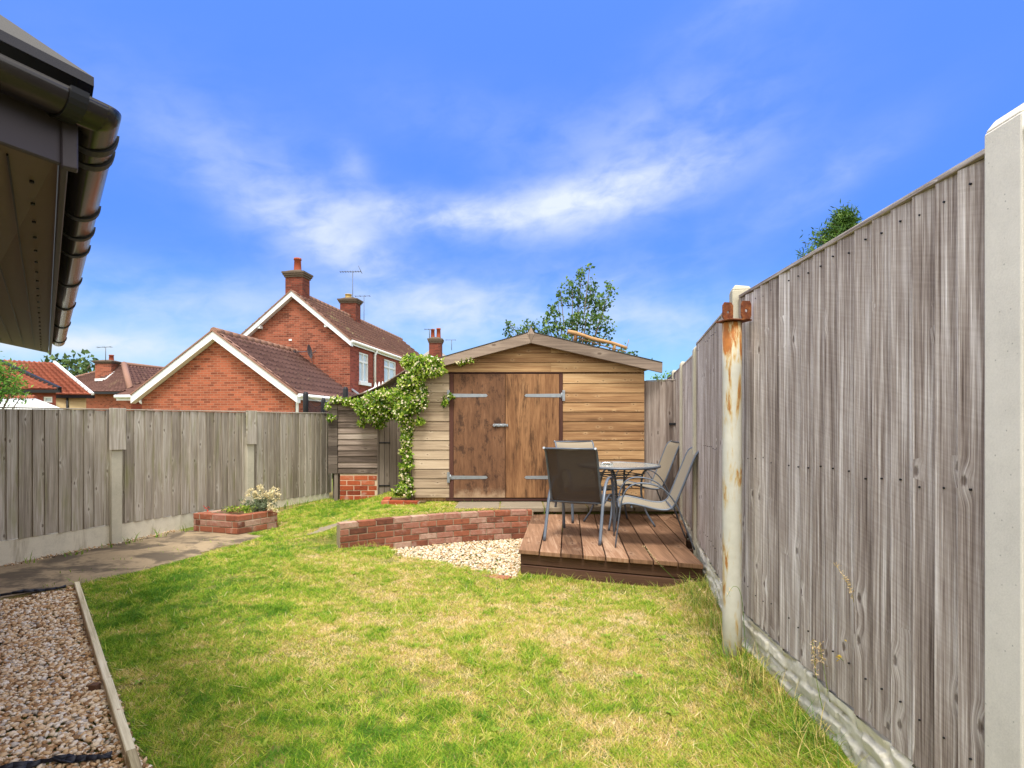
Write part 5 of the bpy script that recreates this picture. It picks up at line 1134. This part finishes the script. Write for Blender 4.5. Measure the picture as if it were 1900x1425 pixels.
def at(px, py, Y): return P(px, py, Y)
seed_stalk([at(1640, 1475, 2.2), at(1600, 1250, 2.22), at(1583, 1110, 2.25), at(1553, 1050, 2.3)], 'tall', 'seed', 'tallest arching straw seed stalk leaning across the right fence boards', n=60, hl=.35)
seed_stalk([at(1735, 1480, 1.95), at(1705, 1280, 1.97), at(1690, 1200, 2.0), at(1680, 1130, 2.0)], 'tall', 'seed', 'upright green and straw seed stalk in front of the nearest right fence panel', n=50, hl=.3)
seed_stalk([at(1527, 1320, 2.45), at(1515, 1260, 2.45), at(1508, 1192, 2.46)], 'tall', 'seed', 'left of two short pinkish seed heads against the gravel board', .016, n=60, hl=.4)
seed_stalk([at(1545, 1330, 2.43), at(1532, 1260, 2.44), at(1520, 1192, 2.45)], 'tall', 'seed', 'right of two short pinkish seed heads against the gravel board', .016, n=50, hl=.3)
seed_stalk([at(1772, 1480, 1.9), at(1768, 1330, 1.92), at(1777, 1268, 1.93)], 'tall', 'seed', 'short brown seed stalk closest to the large concrete post', n=30, hl=.3)
seed_stalk([at(1735, 1450, 2.0), at(1750, 1385, 1.97), at(1793, 1358, 1.95)], 'tall', 'seed', 'bent dry straw stalk pointing right at the bottom of the fence', n=10, hl=.1)
seed_stalk([at(1730, 1470, 2.05), at(1700, 1330, 2.06), at(1650, 1200, 2.1)], 'tall', 'seed', 'thin dark bare stalk slanting left across the fence', n=4, hl=.1)
seed_stalk([at(1600, 1420, 2.3), at(1590, 1300, 2.3), at(1582, 1195, 2.3)], 'tall', 'yellow', 'yellow flowering weed standing before the right fence', .02, 'yellow_weed', n=60, hl=.12)
seed_stalk([at(1600, 1400, 2.32), at(1575, 1250, 2.32), at(1557, 1218, 2.32)], 'tall', 'yellow', 'small side bud stalk of yellow weed left of the tall one', .014, 'yellow_weed', n=16, hl=.1)
seed_stalk([at(1345, 1215, 3.1), at(1330, 1130, 3.1), at(1285, 1080, 3.1)], 'tall', 'seed', 'thin green stalk arching left from the foot of the rusty pipe', n=14, hl=.2)
seed_stalk([at(1385, 1225, 3.0), at(1376, 1110, 3.0), at(1362, 1088, 3.0), at(1348, 1108, 3.0)], 'tall', 'seed', 'dry stalk curling over in front of the rusty pipe', n=10, hl=.25)
seed_stalk([at(1262, 1085, 4.7), at(1222, 1045, 4.75), at(1195, 1013, 4.8)], 'tall', 'seed', 'straw seed stalk leaning over the front edge of the deck', n=50, hl=.6)

# ------------------------------------------------------------------ houses beyond the garden
def tile_roof(name, P0, P1, P2, P3, mat, parent, inv, course=.34, roll=.30, amp=.04, step=.055, th=.06):
    """P0-P1 eave, P3-P2 ridge"""
    P0, P1, P2, P3 = [np.array(p, float) for p in (P0, P1, P2, P3)]; W = max(np.linalg.norm(P1 - P0), np.linalg.norm(P2 - P3)); Hh = max(np.linalg.norm(P3 - P0), np.linalg.norm(P2 - P1))
    nu = max(2, int(W / roll) * 6); nc = max(1, int(round(Hh / course))); u = np.linspace(0, 1, nu + 1); vs = []; off = []
    for j in range(nc): vs += [j / nc, (j + 1) / nc - 1e-4]; off += [step, 0]
    vs = np.array(vs); off = np.array(off); nrm = np.cross(P1 - P0, P3 - P0); nrm /= np.linalg.norm(nrm)
    if nrm[2] < 0: nrm = -nrm
    U, Vv = np.meshgrid(u, vs); lin = (P0[None, None] * (1 - U[..., None]) + P1 * U[..., None]) * (1 - Vv[..., None]) + (P3 * (1 - U[..., None]) + P2 * U[..., None]) * Vv[..., None]
    prof = amp * np.clip(np.cos(2 * np.pi * U * W / roll), -.35, 1) ; pts = lin + nrm * (prof + off[:, None])[..., None]
    V = pts.reshape(-1, 3); k = len(V); idx = np.arange(k).reshape(U.shape); Fq = np.stack([idx[:-1, :-1], idx[:-1, 1:], idx[1:, 1:], idx[1:, :-1]], -1).reshape(-1, 4)
    tu = (U[:-1, :-1] * W / roll).astype(int); tj = np.repeat(np.arange(2 * nc - 1) // 2, nu).reshape(2 * nc - 1, nu); rn = lattice(77)[tu % 64, tj % 64].ravel()
    low = lin - nrm * th; V2 = np.array([low[0, 0], low[0, -1], low[-1, -1], low[-1, 0]]); V = np.concatenate([V, V2]); F2 = np.array([[k, k + 3, k + 2, k + 1], [k, k + 1, idx[0, -1], idx[0, 0]], [k + 1, k + 2, idx[-1, -1], idx[0, -1]], [k + 3, k, idx[0, 0], idx[-1, 0]]])
    V = np.c_[V, np.ones(len(V))] @ np.array(inv).T; return npmesh(name, V[:, :3], np.concatenate([Fq, F2]), mat, parent, rnd=np.concatenate([rn, np.full(4, .5)]))
def wall_open(mb, o, u, L_, z0, z1, ops, depth=.09):
    """wall face from o along unit u, with real openings (a0, a1, zb, zt)"""
    o, u = Vector(o), Vector(u).normalized(); n = u.cross(Vector((0, 0, 1))); xs = sorted({0, L_, *[q[0] for q in ops], *[q[1] for q in ops]}); zs = sorted({z0, z1, *[q[2] for q in ops], *[q[3] for q in ops]})
    pt = lambda a, z, d=0: o + u * a - n * d + Vector((0, 0, z))
    for a, b in zip(xs, xs[1:]):
        for c, d in zip(zs, zs[1:]):
            if any(q[0] <= (a + b) / 2 <= q[1] and q[2] <= (c + d) / 2 <= q[3] for q in ops): continue
            mb.face([pt(a, c), pt(b, c), pt(b, d), pt(a, d)], [(a, c), (b, c), (b, d), (a, d)])
    for a, b, c, d in ops:
        for q in (((a, c), (a, d)), ((b, d), (b, c)), ((b, c), (a, c)), ((a, d), (b, d))):
            (x0, y0), (x1, y1) = q; mb.face([pt(x0, y0), pt(x1, y1), pt(x1, y1, depth), pt(x0, y0, depth)], [(0, y0 + x0), (0, y1 + x1), (depth, y1 + x1), (depth, y0 + x0)])
def window(parent, inv, o, u, a0, a1, z0, z1, bars=(), trans=None, depth=.07, sill=True):
    o, u = Vector(o), Vector(u).normalized(); n = u.cross(Vector((0, 0, 1))); fr = inv @ Matrix(((u.x, -n.x, 0, o.x), (u.y, -n.y, 0, o.y), (0, 0, 1, o.z), (0, 0, 0, 1)))
    mb = MB(fr); t_ = .06; y0, y1 = depth - .04, depth + .02
    mb.box(a0, a0 + t_, y0, y1, z0, z1); mb.box(a1 - t_, a1, y0, y1, z0, z1); mb.box(a0 + t_, a1 - t_, y0, y1, z0, z0 + t_, 0); mb.box(a0 + t_, a1 - t_, y0, y1, z1 - t_, z1, 0)
    for b in bars: mb.box(b - .035, b + .035, y0, y1, z0 + t_, z1 - t_)
    if trans: mb.box(a0 + t_, a1 - t_, y0 + .002, y1, trans - .04, trans + .04, 0)
    w = mb.build('window', M['white'], parent)
    mb = MB(fr); mb.face([(a0 + .02, depth + .01, z0 + .02), (a1 - .02, depth + .01, z0 + .02), (a1 - .02, depth + .01, z1 - .02), (a0 + .02, depth + .01, z1 - .02)]); mb.build('pane', M['glass'], w)
    if sill: mb = MB(fr); mb.box(a0 - .06, a1 + .06, -.10, depth, z0 - .14, z0 - .003, 0); mb.build('sill', M['white'], w)
def bargeb(parent, inv, pts, w=.2, h=.20, fasc=True):
    for p, q in zip(pts, pts[1:]):
        p, q = Vector(p), Vector(q); mb = MB(inv); f = lambda a, y, z: (a.x, a.y + y, a.z + z)
        if p.x > q.x: p, q = q, p
        mb.hexa([f(p, 0, -h), f(q, 0, -h), f(q, w, -h), f(p, w, -h), f(p, 0, -.01), f(q, 0, -.01), f(q, w, -.01), f(p, w, -.01)], 0); mb.build('barge_board', M['white'], parent)
        mb = MB(inv); mb.hexa([f(p, -.03, -.005), f(q, -.03, -.005), f(q, w + .1, -.005), f(p, w + .1, -.005), f(p, -.03, .045), f(q, -.03, .045), f(q, w + .1, .045), f(p, w + .1, .045)], 0); mb.build('verge_tiles', M['ridge'], parent)
def gutter_run(parent, inv, p, q, r=.06, out=(1, 0, 0), fasc=.18):
    p, q, o_ = Vector(p), Vector(q), Vector(out); mb = MB(inv); mb.tube([p + o_ * r, q + o_ * r], r, 10); g = mb.build('gutter', M['white'], parent)
    mb = MB(inv); c = (p + q) / 2 - o_ * .012; mb.obox((c.x, c.y, c.z - .04), q - p, ((q - p).length, .022, fasc), 0); mb.build('fascia', M['white'], g)
def pipe(parent, inv, pts, r=.045, mat='white'): mb = MB(inv); mb.tube(pts, r, 8); mb.build('downpipe', M[mat], parent)
def chimney(parent, inv, x, y, z0, z1, w, d, pots, mat='chim', potmat='pot', cap=.3):
    mb = MB(inv); mb.box(x - w / 2, x + w / 2, y - d / 2, y + d / 2, z0, z1 - cap); c = mb.build('chimney', M[mat], parent)
    mb = MB(inv)
    for k, e in enumerate((.04, .08, .11)): h = cap / 4; mb.box(x - w / 2 - e, x + w / 2 + e, y - d / 2 - e, y + d / 2 + e, z1 - cap + .001 + k * h, z1 - cap + (k + 1) * h)
    mb.hexa([(x - w / 2 - .06, y - d / 2 - .06, z1 - cap / 4), (x + w / 2 + .06, y - d / 2 - .06, z1 - cap / 4), (x + w / 2 + .06, y + d / 2 + .06, z1 - cap / 4), (x - w / 2 - .06, y + d / 2 + .06, z1 - cap / 4),
             (x - w / 4, y - d / 4, z1 + .04), (x + w / 4, y - d / 4, z1 + .04), (x + w / 4, y + d / 4, z1 + .04), (x - w / 4, y + d / 4, z1 + .04)], 2); mb.build('corbel', M['cap'], c)
    for (px_, r, h, pm) in pots:
        mb = MB(inv); mb.tube([(x + px_, y, z1 - .05), (x + px_, y, z1 + h * .12), (x + px_, y, z1 + h * .85), (x + px_, y, z1 + h * .86), (x + px_, y, z1 + h)], [r * 1.15, r, r * .88, r * 1.05, r * 1.0], 14); mb.build('chimney_pot', M[pm], c)
    return c
def aerial(parent, inv, p, h, L_, elems, ang=0, tilt=0.0, thick=.018):
    p = Vector(p); t_ = p + Vector((0, 0, h)); mb = MB(inv); mb.tube([p, t_], thick, 6); d = Vector((math.cos(ang), math.sin(ang), tilt)); e = Vector((-math.sin(ang), math.cos(ang), 0)); mb.tube([t_ - d * L_ * .6, t_ + d * L_ * .4], thick * .8, 5)
    for k in range(elems):
        c = t_ - d * L_ * (.6 - k / max(1, elems - 1)); mb.tube([c - e * .14, c + e * .14], thick * .5, 4); mb.tube([c - Vector((0, 0, .05)), c + Vector((0, 0, .05))], thick * .5, 4)
    if elems > 4: c = t_ + d * L_ * .4; mb.tube([c, c + Vector((.06, 0, -.1))], thick * .7, 4); mb.tube([c, c + Vector((-.14, 0, .30))], thick * .7, 4)
    mb.build('aerial', M['aerial'], parent)
PSI = -math.atan(.10)
def ridge_tiles(parent, inv, p, q, r=.12): mb = MB(inv); n = max(2, int((Vector(q) - Vector(p)).length / .4)); P_ = [Vector(p).lerp(Vector(q), k / n) for k in range(n + 1)]; [mb.tube([a, b - (b - a) * .03], r, 8) for a, b in zip(P_, P_[1:])]; mb.build('ridge_tiles', M['ridge'], parent)

def annex():
    org = Vector((-9.27, 17.8, 0)); root = empty('brick_annex', org, PSI, 'single storey orange brick gable house with white barge boards', 'house'); I = Matrix(); W, E, ZE, ZA, D = 2.55, 2.74, 2.27, 4.24, 5.4
    mb = MB(); 
    mb.face([(-W, 0, -.3), (W, 0, -.3), (W, 0, 2.28), (0, 0, 4.13), (-W, 0, 2.28)]); mb.face([(W, 0, -.3), (W, D, -.3), (W, D, 2.28), (W, 0, 2.28)]); mb.face([(-W, D, -.3), (-W, 0, -.3), (-W, 0, 2.28), (-W, D, 2.28)]); mb.face([(W, D, -.3), (-W, D, -.3), (-W, D, 2.28), (0, D, 4.13), (W, D, 2.28)])
    mb.build('wall', M['wall_orange'], root)
    tile_roof('roof', (E, -.2, ZE), (E, D, ZE), (0, D, ZA), (0, -.2, ZA), M['tile_brown'], root, I); tile_roof('roof', (-E, D, ZE), (-E, -.2, ZE), (0, -.2, ZA), (0, D, ZA), M['tile_brown'], root, I)
    ridge_tiles(root, I, (0, -.2, ZA + .03), (0, D, ZA + .03)); bargeb(root, I, [(-E, -.24, ZE - .0), (0, -.24, ZA + .02)], .22, .25); bargeb(root, I, [(E, -.24, ZE), (0, -.24, ZA + .02)], .22, .25)
    gutter_run(root, I, (E - .02, -.2, ZE - .02), (E - .02, D, ZE - .02)); pipe(root, I, [(W + .1, -.02, ZE - .1), (W + .06, .03, ZE - .3), (W + .06, .03, 0)])
    mb = MB(); mb.obox((E / 2 + .02, D - .06, (ZE + ZA) / 2 + .14), (E, 0, ZE - ZA), ((Vector((E, 0, ZE - ZA))).length, .14, .05), 0); mb.build('flashing', M['lead'], root)
    # small wing on the left
    tile_roof('roof', (-4.0, .75, 2.30), (-2.76, .75, 2.30), (-1.9, 3.5, 3.78), (-3.45, 3.5, 3.78), M['tile_brown'], root, I); gutter_run(root, I, (-4.05, .72, 2.28), (-2.7, .72, 2.28), out=(0, -1, 0)); mb = MB(); mb.face([(-3.7, 1.0, -.3), (-2.56, 1.0, -.3), (-2.56, 1.0, 2.3), (-3.7, 1.0, 2.3)]); mb.face([(-3.7, 3.4, -.3), (-3.7, 1.0, -.3), (-3.7, 1.0, 2.3), (-3.7, 3.4, 3.7)]); mb.build('wall', M['wall_red'], root)
    pipe(root, I, [(-3.18, .68, 2.22), (-3.18, .72, 2.1), (-2.95, .86, 1.92), (-2.95, .9, 0)], .05)
annex()
def main_house():
    org = Vector((-8.83, 22.95, 0)); psi = -math.atan(.125); root = empty('brick_house', org, psi, 'two storey orange brick house with brown tiled roof and two chimneys', 'house'); I = Matrix(); W, E, ZE, ZA, D = 2.36, 2.5, 4.66, 6.68, 13.6
    mb = MB(); mb.face([(-W, 0, -.3), (W, 0, -.3), (W, 0, 4.72), (0, 0, 6.55), (-W, 0, 4.72)]); mb.face([(-W, D, -.3), (-W, 0, -.3), (-W, 0, 4.72), (-W, D, 4.72)]); mb.face([(W, D, -.3), (-W, D, -.3), (-W, D, 4.72), (0, D, 6.55), (W, D, 4.72)]); mb.build('wall', M['wall_orange_old'], root)
    ops = [(.95, 2.0, 3.12, 4.36), (3.95, 5.65, 3.20, 4.40), (7.6, 8.9, 3.2, 4.4)]; mb = MB(); wall_open(mb, (W, 0, 0), (0, 1, 0), D, -.3, 4.72, ops); mb.build('wall', M['wall_red'], root)
    window(root, I, (W, 0, 0), (0, 1, 0), *ops[0], bars=(1.5,), trans=3.98); window(root, I, (W, 0, 0), (0, 1, 0), *ops[1], bars=(4.75,), trans=4.05); window(root, I, (W, 0, 0), (0, 1, 0), *ops[2], bars=(8.2,), trans=4.0)
    tile_roof('roof', (E, -.2, ZE), (E, D + .1, ZE), (0, D + .1, ZA), (0, -.2, ZA), M['tile_house'], root, I, roll=.3); tile_roof('roof', (-E, D, ZE), (-E, -.2, ZE), (0, -.2, ZA), (0, D, ZA), M['tile_house'], root, I)
    ridge_tiles(root, I, (0, .9, ZA + .03), (0, D, ZA + .03), .13); bargeb(root, I, [(-E, -.24, ZE), (0, -.24, ZA + .02)], .22, .22); bargeb(root, I, [(E, -.24, ZE), (0, -.24, ZA + .02)], .22, .22)
    for s in (-1, 1): mb = MB(); mb.box(s * 1.42 - .05, s * 1.42 + .05, -.2, .0, 5.22, 5.34); mb.build('purlin_end', M['white'], root)
    gutter_run(root, I, (E - .04, -.2, ZE - .02), (E - .04, D, ZE - .02)); pipe(root, I, [(E + .02, 2.55, ZE - .05), (W + .07, 2.55, ZE - .28), (W + .07, 2.55, 2.9)], .06)
    chimney(root, I, -.12, .50, 6.0, 7.66, .74, .62, [(0, .15, .55, 'pot')], cap=.3); c = chimney(root, I, -.05, 5.7, 6.0, 7.66, .82, .62, [(-.1, .17, .22, 'yellow_pot')], cap=.28)
    aerial(root, I, (.18, 5.45, 6.9), 2.05, 1.05, 9, .08); aerial(root, I, (-.85, 9.5, 6.3), 2.35, .85, 4, .05)
    # satellite dish on the gable
    mb = MB(); c = Vector((.80, -.42, 4.22)); mb.tube([(.8, 0, 4.1), (.8, -.25, 4.12), (.76, -.38, 4.2)], .02, 6); ax = Vector((.97, .14, .15)).normalized(); u = ax.orthogonal().normalized(); w = ax.cross(u); n = 20; rings = []
    for r, dd in ((.02, 0), (.12, .015), (.2, .04), (.27, .075)): rings.append([c + (u * math.cos(6.2832 * k / n) * 1.05 + w * math.sin(6.2832 * k / n)) * r + ax * dd for k in range(n)])
    for a, b in zip(rings, rings[1:]):
        for k in range(n): mb.face([a[k], a[(k + 1) % n], b[(k + 1) % n], b[k]], smooth=True)
    mb.tube([c + ax * .05 - w * .2, c + ax * .32], .012, 5); mb.tube([c + Vector((.1, .0, -.1)), (.85, -.02, 3.5)], .01, 4); mb.tube([c + ax * -.05, c + Vector((-.62, .1, .0))], .018, 5); mb.box(c.x - .7, c.x - .58, c.y, c.y + .1, c.z - .06, c.z + .06); mb.build('satellite_dish', M['aerial'], root)
    mb = MB(); mb.box(-.22, -.10, -.03, .01, 4.72, 4.79); mb.build('vent', M['white'], root)
main_house()
# white polycarbonate lean-to with finials in front of the red side wall
def conservatory():
    Y = 20.0; a, b, c = P(640, 748, Y - 1), P(697, 722, Y), P(752, 713, Y + 2); root = empty('conservatory', (a.x, a.y, 0), 0, 'white conservatory roof edge with finials beside the red brick wall', 'conservatory'); inv = Matrix.Translation((-a.x, -a.y, 0)); mb = MB(inv)
    for p, q in ((a, b), (b, c)): mb.obox((p + q) / 2, q - p, ((q - p).length + .06, .12, .14), 0)
    for k in range(10): p = b.lerp(c, k / 9); mb.hexa([(p.x - .05, p.y - .03, p.z + .05), (p.x + .05, p.y - .03, p.z + .05), (p.x + .05, p.y + .03, p.z + .05), (p.x - .05, p.y + .03, p.z + .05), (p.x - .01, p.y - .01, p.z + .24), (p.x + .01, p.y - .01, p.z + .24), (p.x + .01, p.y + .01, p.z + .24), (p.x - .01, p.y + .01, p.z + .24)], 2)
    mb.build('ridge', M['white'], root); mb = MB(inv); lo = lambda p, dz, dy: Vector((p.x, p.y + dy, p.z + dz)); mb.hexa([lo(a, -1.0, -.6), lo(c, -1.2, -.6), lo(c, -1.2, .1), lo(a, -1.0, .1), lo(a, -.07, 0), lo(c, -.08, 0), lo(c, -.07, .1), lo(a, -.06, .1)], 0); mb.build('roof', M['glass'], root)
    mb = MB(inv); mb.box(a.x, c.x, a.y - .5, a.y - .4, 0, a.z - 1.0); mb.build('wall', M['white'], root)
conservatory()
def far_chimney_house():
    Y = 40; org = Vector((PX(800, 44), 42, 0)); root = empty('brick_house', org, 0, 'distant grey roofed house with two pot chimney beside the shed roof', 'house'); inv = Matrix.Translation(-org); ap = P(806, 644, 44); e = [P(752, 680, 40), P(850, 680, 40), P(862, 684, 50), P(772, 684, 50)]
    mb = MB(inv)
    for i in range(4): mb.face([e[i], e[(i + 1) % 4], ap])
    mb.build('roof', M['grey_tile'], root); mb = MB(inv)
    for i in range(4): a, b = e[i], e[(i + 1) % 4]; mb.face([(a.x, a.y, 0), (b.x, b.y, 0), b - Vector((0, 0, .05)), a - Vector((0, 0, .05))])
    mb.build('wall', M['wall_red'], root)
    k = 40 / F; chimney(root, inv, PX(808.5, 40), 40, PZ(690, 40), PZ(627, 40), 22 * k, .8, [(-.21, .14, .62, 'pot'), (.2, .15, .68, 'pot')], cap=.4); aerial(root, inv, (PX(798, 40), 39.7, PZ(628, 40)), .6, .55, 3, 0, thick=.025); aerial(root, inv, P(838, 650, 41), .75, .7, 2, 0, thick=.02)
    mb = MB(inv); c = P(800, 668, 38); n = 18; mb.tube([c, c + Vector((0, -.05, .1)), c + Vector((0, -.08, .2)), c + Vector((0, -.1, .26))], [.42, .38, .25, .03], n); mb.tube([c + Vector((0, 0, .02)), (c.x, c.y + .1, 0)], .06, 6); mb.build('white_cowl', M['white'], root)
far_chimney_house()
def hip_house():
    A, B_, Cq, Pk, Q = P(243, 727, 30), P(40, 727, 34), P(420, 731, 37), P(230, 677, 33), P(345, 690, 39); org = Vector((A.x, A.y, 0)); root = empty('brick_bungalow', org, 0, 'brown hip roofed brick bungalow with square chimney behind the left fence', 'house'); inv = Matrix.Translation(-org)
    tile_roof('roof', B_, A, Pk, Pk + Vector((-.05, 0, 0)), M['tile_brown'], root, inv, .4, .35); tile_roof('roof', A, Cq, Q, Pk, M['tile_brown'], root, inv, .4, .35)
    mb = MB(inv); mb.tube([A + Vector((0, 0, .05)), Pk + Vector((0, 0, .05))], .16, 8); mb.tube([Pk + Vector((0, 0, .05)), Q + Vector((0, 0, .05))], .12, 8); mb.tube([B_, Pk], .1, 6); mb.build('ridge_tiles', M['ridge'], root)
    mb = MB(inv); s = .3
    for p, q in ((B_, A), (A, Cq)):
        d = (q - p).normalized(); n = Vector((-d.y, d.x, 0)); p2, q2 = p + n * s + d * (.3 if p == A else 0), q + n * s - d * (.3 if q == A else 0); mb.face([(p2.x, p2.y, 0), (q2.x, q2.y, 0), (q2.x, q2.y, q2.z), (p2.x, p2.y, p2.z)], [(0, 0), ((q2 - p2).length, 0), ((q2 - p2).length, 3), (0, 3)])
    mb.build('wall', M['wall_orange'], root); mb = MB(inv)
    for p, q in ((B_, A), (A, Cq)): c = (p + q) / 2; mb.obox((c.x, c.y, c.z - .06), q - p, ((q - p).length, .1, .12), 0)
    mb.build('gutter', M['black'], root)
    k = 32.4 / F; chimney(root, inv, PX(196, 32.6), 32.9, 3.2, PZ(668, 32.4), 30 * k, 1.0, [(.12, .13, .35, 'pot')], mat='wall_orange_old', cap=.2); aerial(root, inv, (PX(196, 32.3), 32.3, PZ(670, 32.3)), .8, .75, 3, 0, .03, .02)
    mb = MB(inv); p, q, r_ = P(177, 705, 32.05), P(197, 704, 32.05), P(214, 690, 32.6); mb.obox((p + q) / 2, q - p, ((q - p).length, .12, .14), 0); mb.obox((q + r_) / 2, r_ - q, ((r_ - q).length, .12, .12), 0); mb.build('flashing', M['white'], root)
hip_house()
def red_house():
    Y = 25; a, b, c, d = P(-70, 663, 27.5), P(100, 673, 26), P(172, 733, 24.2), P(-70, 731, 25); org = Vector((c.x, c.y, 0)); root = empty('rendered_house', org, 0, 'red tiled house with cream rendered wall at the far left', 'house'); inv = Matrix.Translation(-org)
    tile_roof('roof', d, c, b, a, M['tile_red'], root, inv, .36, .34); mb = MB(inv); mb.obox((b + c) / 2 + Vector((.03, -.02, .04)), c - b, ((c - b).length, .08, .1), 0); mb.build('verge', M['white'], root)
    mb = MB(inv); cc = (d + c) / 2; mb.obox((cc.x, cc.y + .05, cc.z - .07), c - d, ((c - d).length, .12, .13), 0); mb.build('gutter', M['black'], root)
    mb = MB(inv); y = 24.5; p0, p1 = PX(100, y), PX(160, y); mb.face([(p0, y, 0), (p1, y, 0), (p1, y, PZ(731, y)), (p0, y, PZ(731, y))]); q1 = p1 * (y + 3) / y - .3; mb.face([(p1, y, 0), (q1, y + 3, 0), (q1, y + 3, PZ(731, y)), (p1, y, PZ(731, y))]); mb.build('wall', M['cream'], root)
    mb = MB(inv); x = PX(127, y); mb.tube([(x, y - .06, PZ(734, y)), (x, y - .06, 0)], .045, 8); mb.build('downpipe', M['black'], root)
    # nearer wing
    y = 22; e0, e1, r1, r0 = P(-70, 722, y), P(112, 723, y), P(2, 672, y + 2.2), P(-70, 668, y + 2.2); tile_roof('roof', e0, e1, r1, r0, M['tile_red'], root, inv, .36, .34)
    mb = MB(inv); mb.obox((r1 + e1) / 2 + Vector((0, -.02, .04)), e1 - r1, ((e1 - r1).length, .12, .12), 0); cc = (e0 + e1) / 2; mb.obox((cc.x, cc.y + .02, cc.z - .07), (1, 0, 0), ((e1 - e0).length, .1, .12), 0); mb.build('verge', M['black'], root)
    y = 22.3; mb = MB(inv); x0, x1 = PX(-70, y), PX(104, y); W1 = (PX(33, y) - x0, PX(53, y) - x0, PZ(744, y), PZ(726, y)); W2 = (PX(80, y) - x0, PX(97, y) - x0, PZ(747, y), PZ(736, y)); wall_open(mb, (x0, y, 0), (1, 0, 0), x1 - x0, 0, PZ(722, y), [W1, W2]); q1 = x1 * (y + 2) / y - .2; mb.face([(x1, y, 0), (q1, y + 2, 0), (q1, y + 2, PZ(722, y)), (x1, y, PZ(722, y))]); mb.build('wall', M['wall_red'], root)
    window(root, inv, (x0, y, 0), (1, 0, 0), *W1, sill=False); window(root, inv, (x0, y, 0), (1, 0, 0), *W2, sill=False)
red_house()
def outbuilding():
    org = Vector((-11.5, 12, 0)); root = empty('outbuilding', org, 0, 'white corrugated roof of a low outbuilding just over the left fence', 'outbuilding'); inv = Matrix.Translation(-org); Y = 12.0
    r0, r1, e1, e0 = P(-80, 738, Y + 1.4), P(66, 740, Y + 1.4), P(118, 760, Y - .3), P(-80, 762, Y - .3); mb = MB(inv); n = 70; f = lambda p, q, k: p.lerp(q, k / n)
    for k in range(n):
        w0, w1 = (.02 if k % 2 else 0), (0 if k % 2 else .02); mb.face([f(e0, e1, k) + Vector((0, 0, w0)), f(e0, e1, k + 1) + Vector((0, 0, w1)), f(r0, r1, k + 1) + Vector((0, 0, w1)), f(r0, r1, k) + Vector((0, 0, w0))], smooth=True)
    rf = mb.build('roof', M['white_roof'], root); rf.modifiers.new('thick', 'SOLIDIFY').thickness = .02
    mb = MB(inv)
    for k in range(30): a, b = r0.lerp(r1, k / 30), r0.lerp(r1, (k + .94) / 30); mb.tube([a + Vector((0, 0, .02)), b + Vector((0, 0, .02))], [.075, .06], 8)
    mb.build('ridge_tiles', M['tile_red'], root); mb = MB(inv); mb.box(e0.x, e1.x - .3, Y, Y + .1, 0, e0.z - .03); mb.box(e1.x - .4, e1.x - .3, Y + .102, Y + 1.3, 0, e0.z - .03); mb.build('wall', M['white_roof'], root)
outbuilding()
def trampoline():
    Y = 11.8; c = Vector((PX(640, Y), Y + 1.2, 0)); root = empty('trampoline', c, 0, 'trampoline enclosure with padded black poles and dark net behind the fence', 'trampoline'); inv = Matrix.Translation(-c); R_ = 1.35; n = 8; A0 = math.atan2(Y - c.y, PX(567, Y) - c.x); rad = math.hypot(Y - c.y, PX(567, Y) - c.x); tops = []
    pq = [Vector((PX(567, Y), Y, 0)), Vector((PX(641, Y + .3), Y + .3, 0)), Vector((PX(600, Y + 2.2), Y + 2.2, 0)), Vector((PX(675, Y + 2.2), Y + 2.2, 0))]; pz = [PZ(727, Y), PZ(718, Y + .3), PZ(738, Y + 2), PZ(738, Y + 2.2)]
    for p, z in zip(pq, pz):
        mb = MB(inv); mb.tube([(p.x, p.y, 0), (p.x, p.y, .8)], .025, 8); mb.tube([(p.x, p.y, .8), (p.x, p.y, z - .05), (p.x + .01, p.y, z)], [.055, .055, .035], 10); mb.build('padded_pole', M['black'], root); tops.append(Vector((p.x, p.y, z - .06)))
    order = [0, 1, 3, 2]; mb = MB(inv)
    for i in range(4):
        a, b = tops[order[i]], tops[order[(i + 1) % 4]]; m = 10
        for k in range(m):
            s = lambda t_: a.lerp(b, t_) - Vector((0, 0, .20 * math.sin(math.pi * t_))); p, q = s(k / m), s((k + 1) / m); mb.face([(p.x, p.y, .85), (q.x, q.y, .85), q, p], smooth=True)
    mb.build('net', M['net'], root); mb = MB(inv)
    for i in range(4): a, b = pq[order[i]], pq[order[(i + 1) % 4]]; mb.tube([(a.x, a.y, .82), (b.x, b.y, .82)], .05, 8)
    q = [pq[k] for k in order]; mb.face([(p.x, p.y, .84) for p in q]); mb.build('mat', M['black'], root)
trampoline()
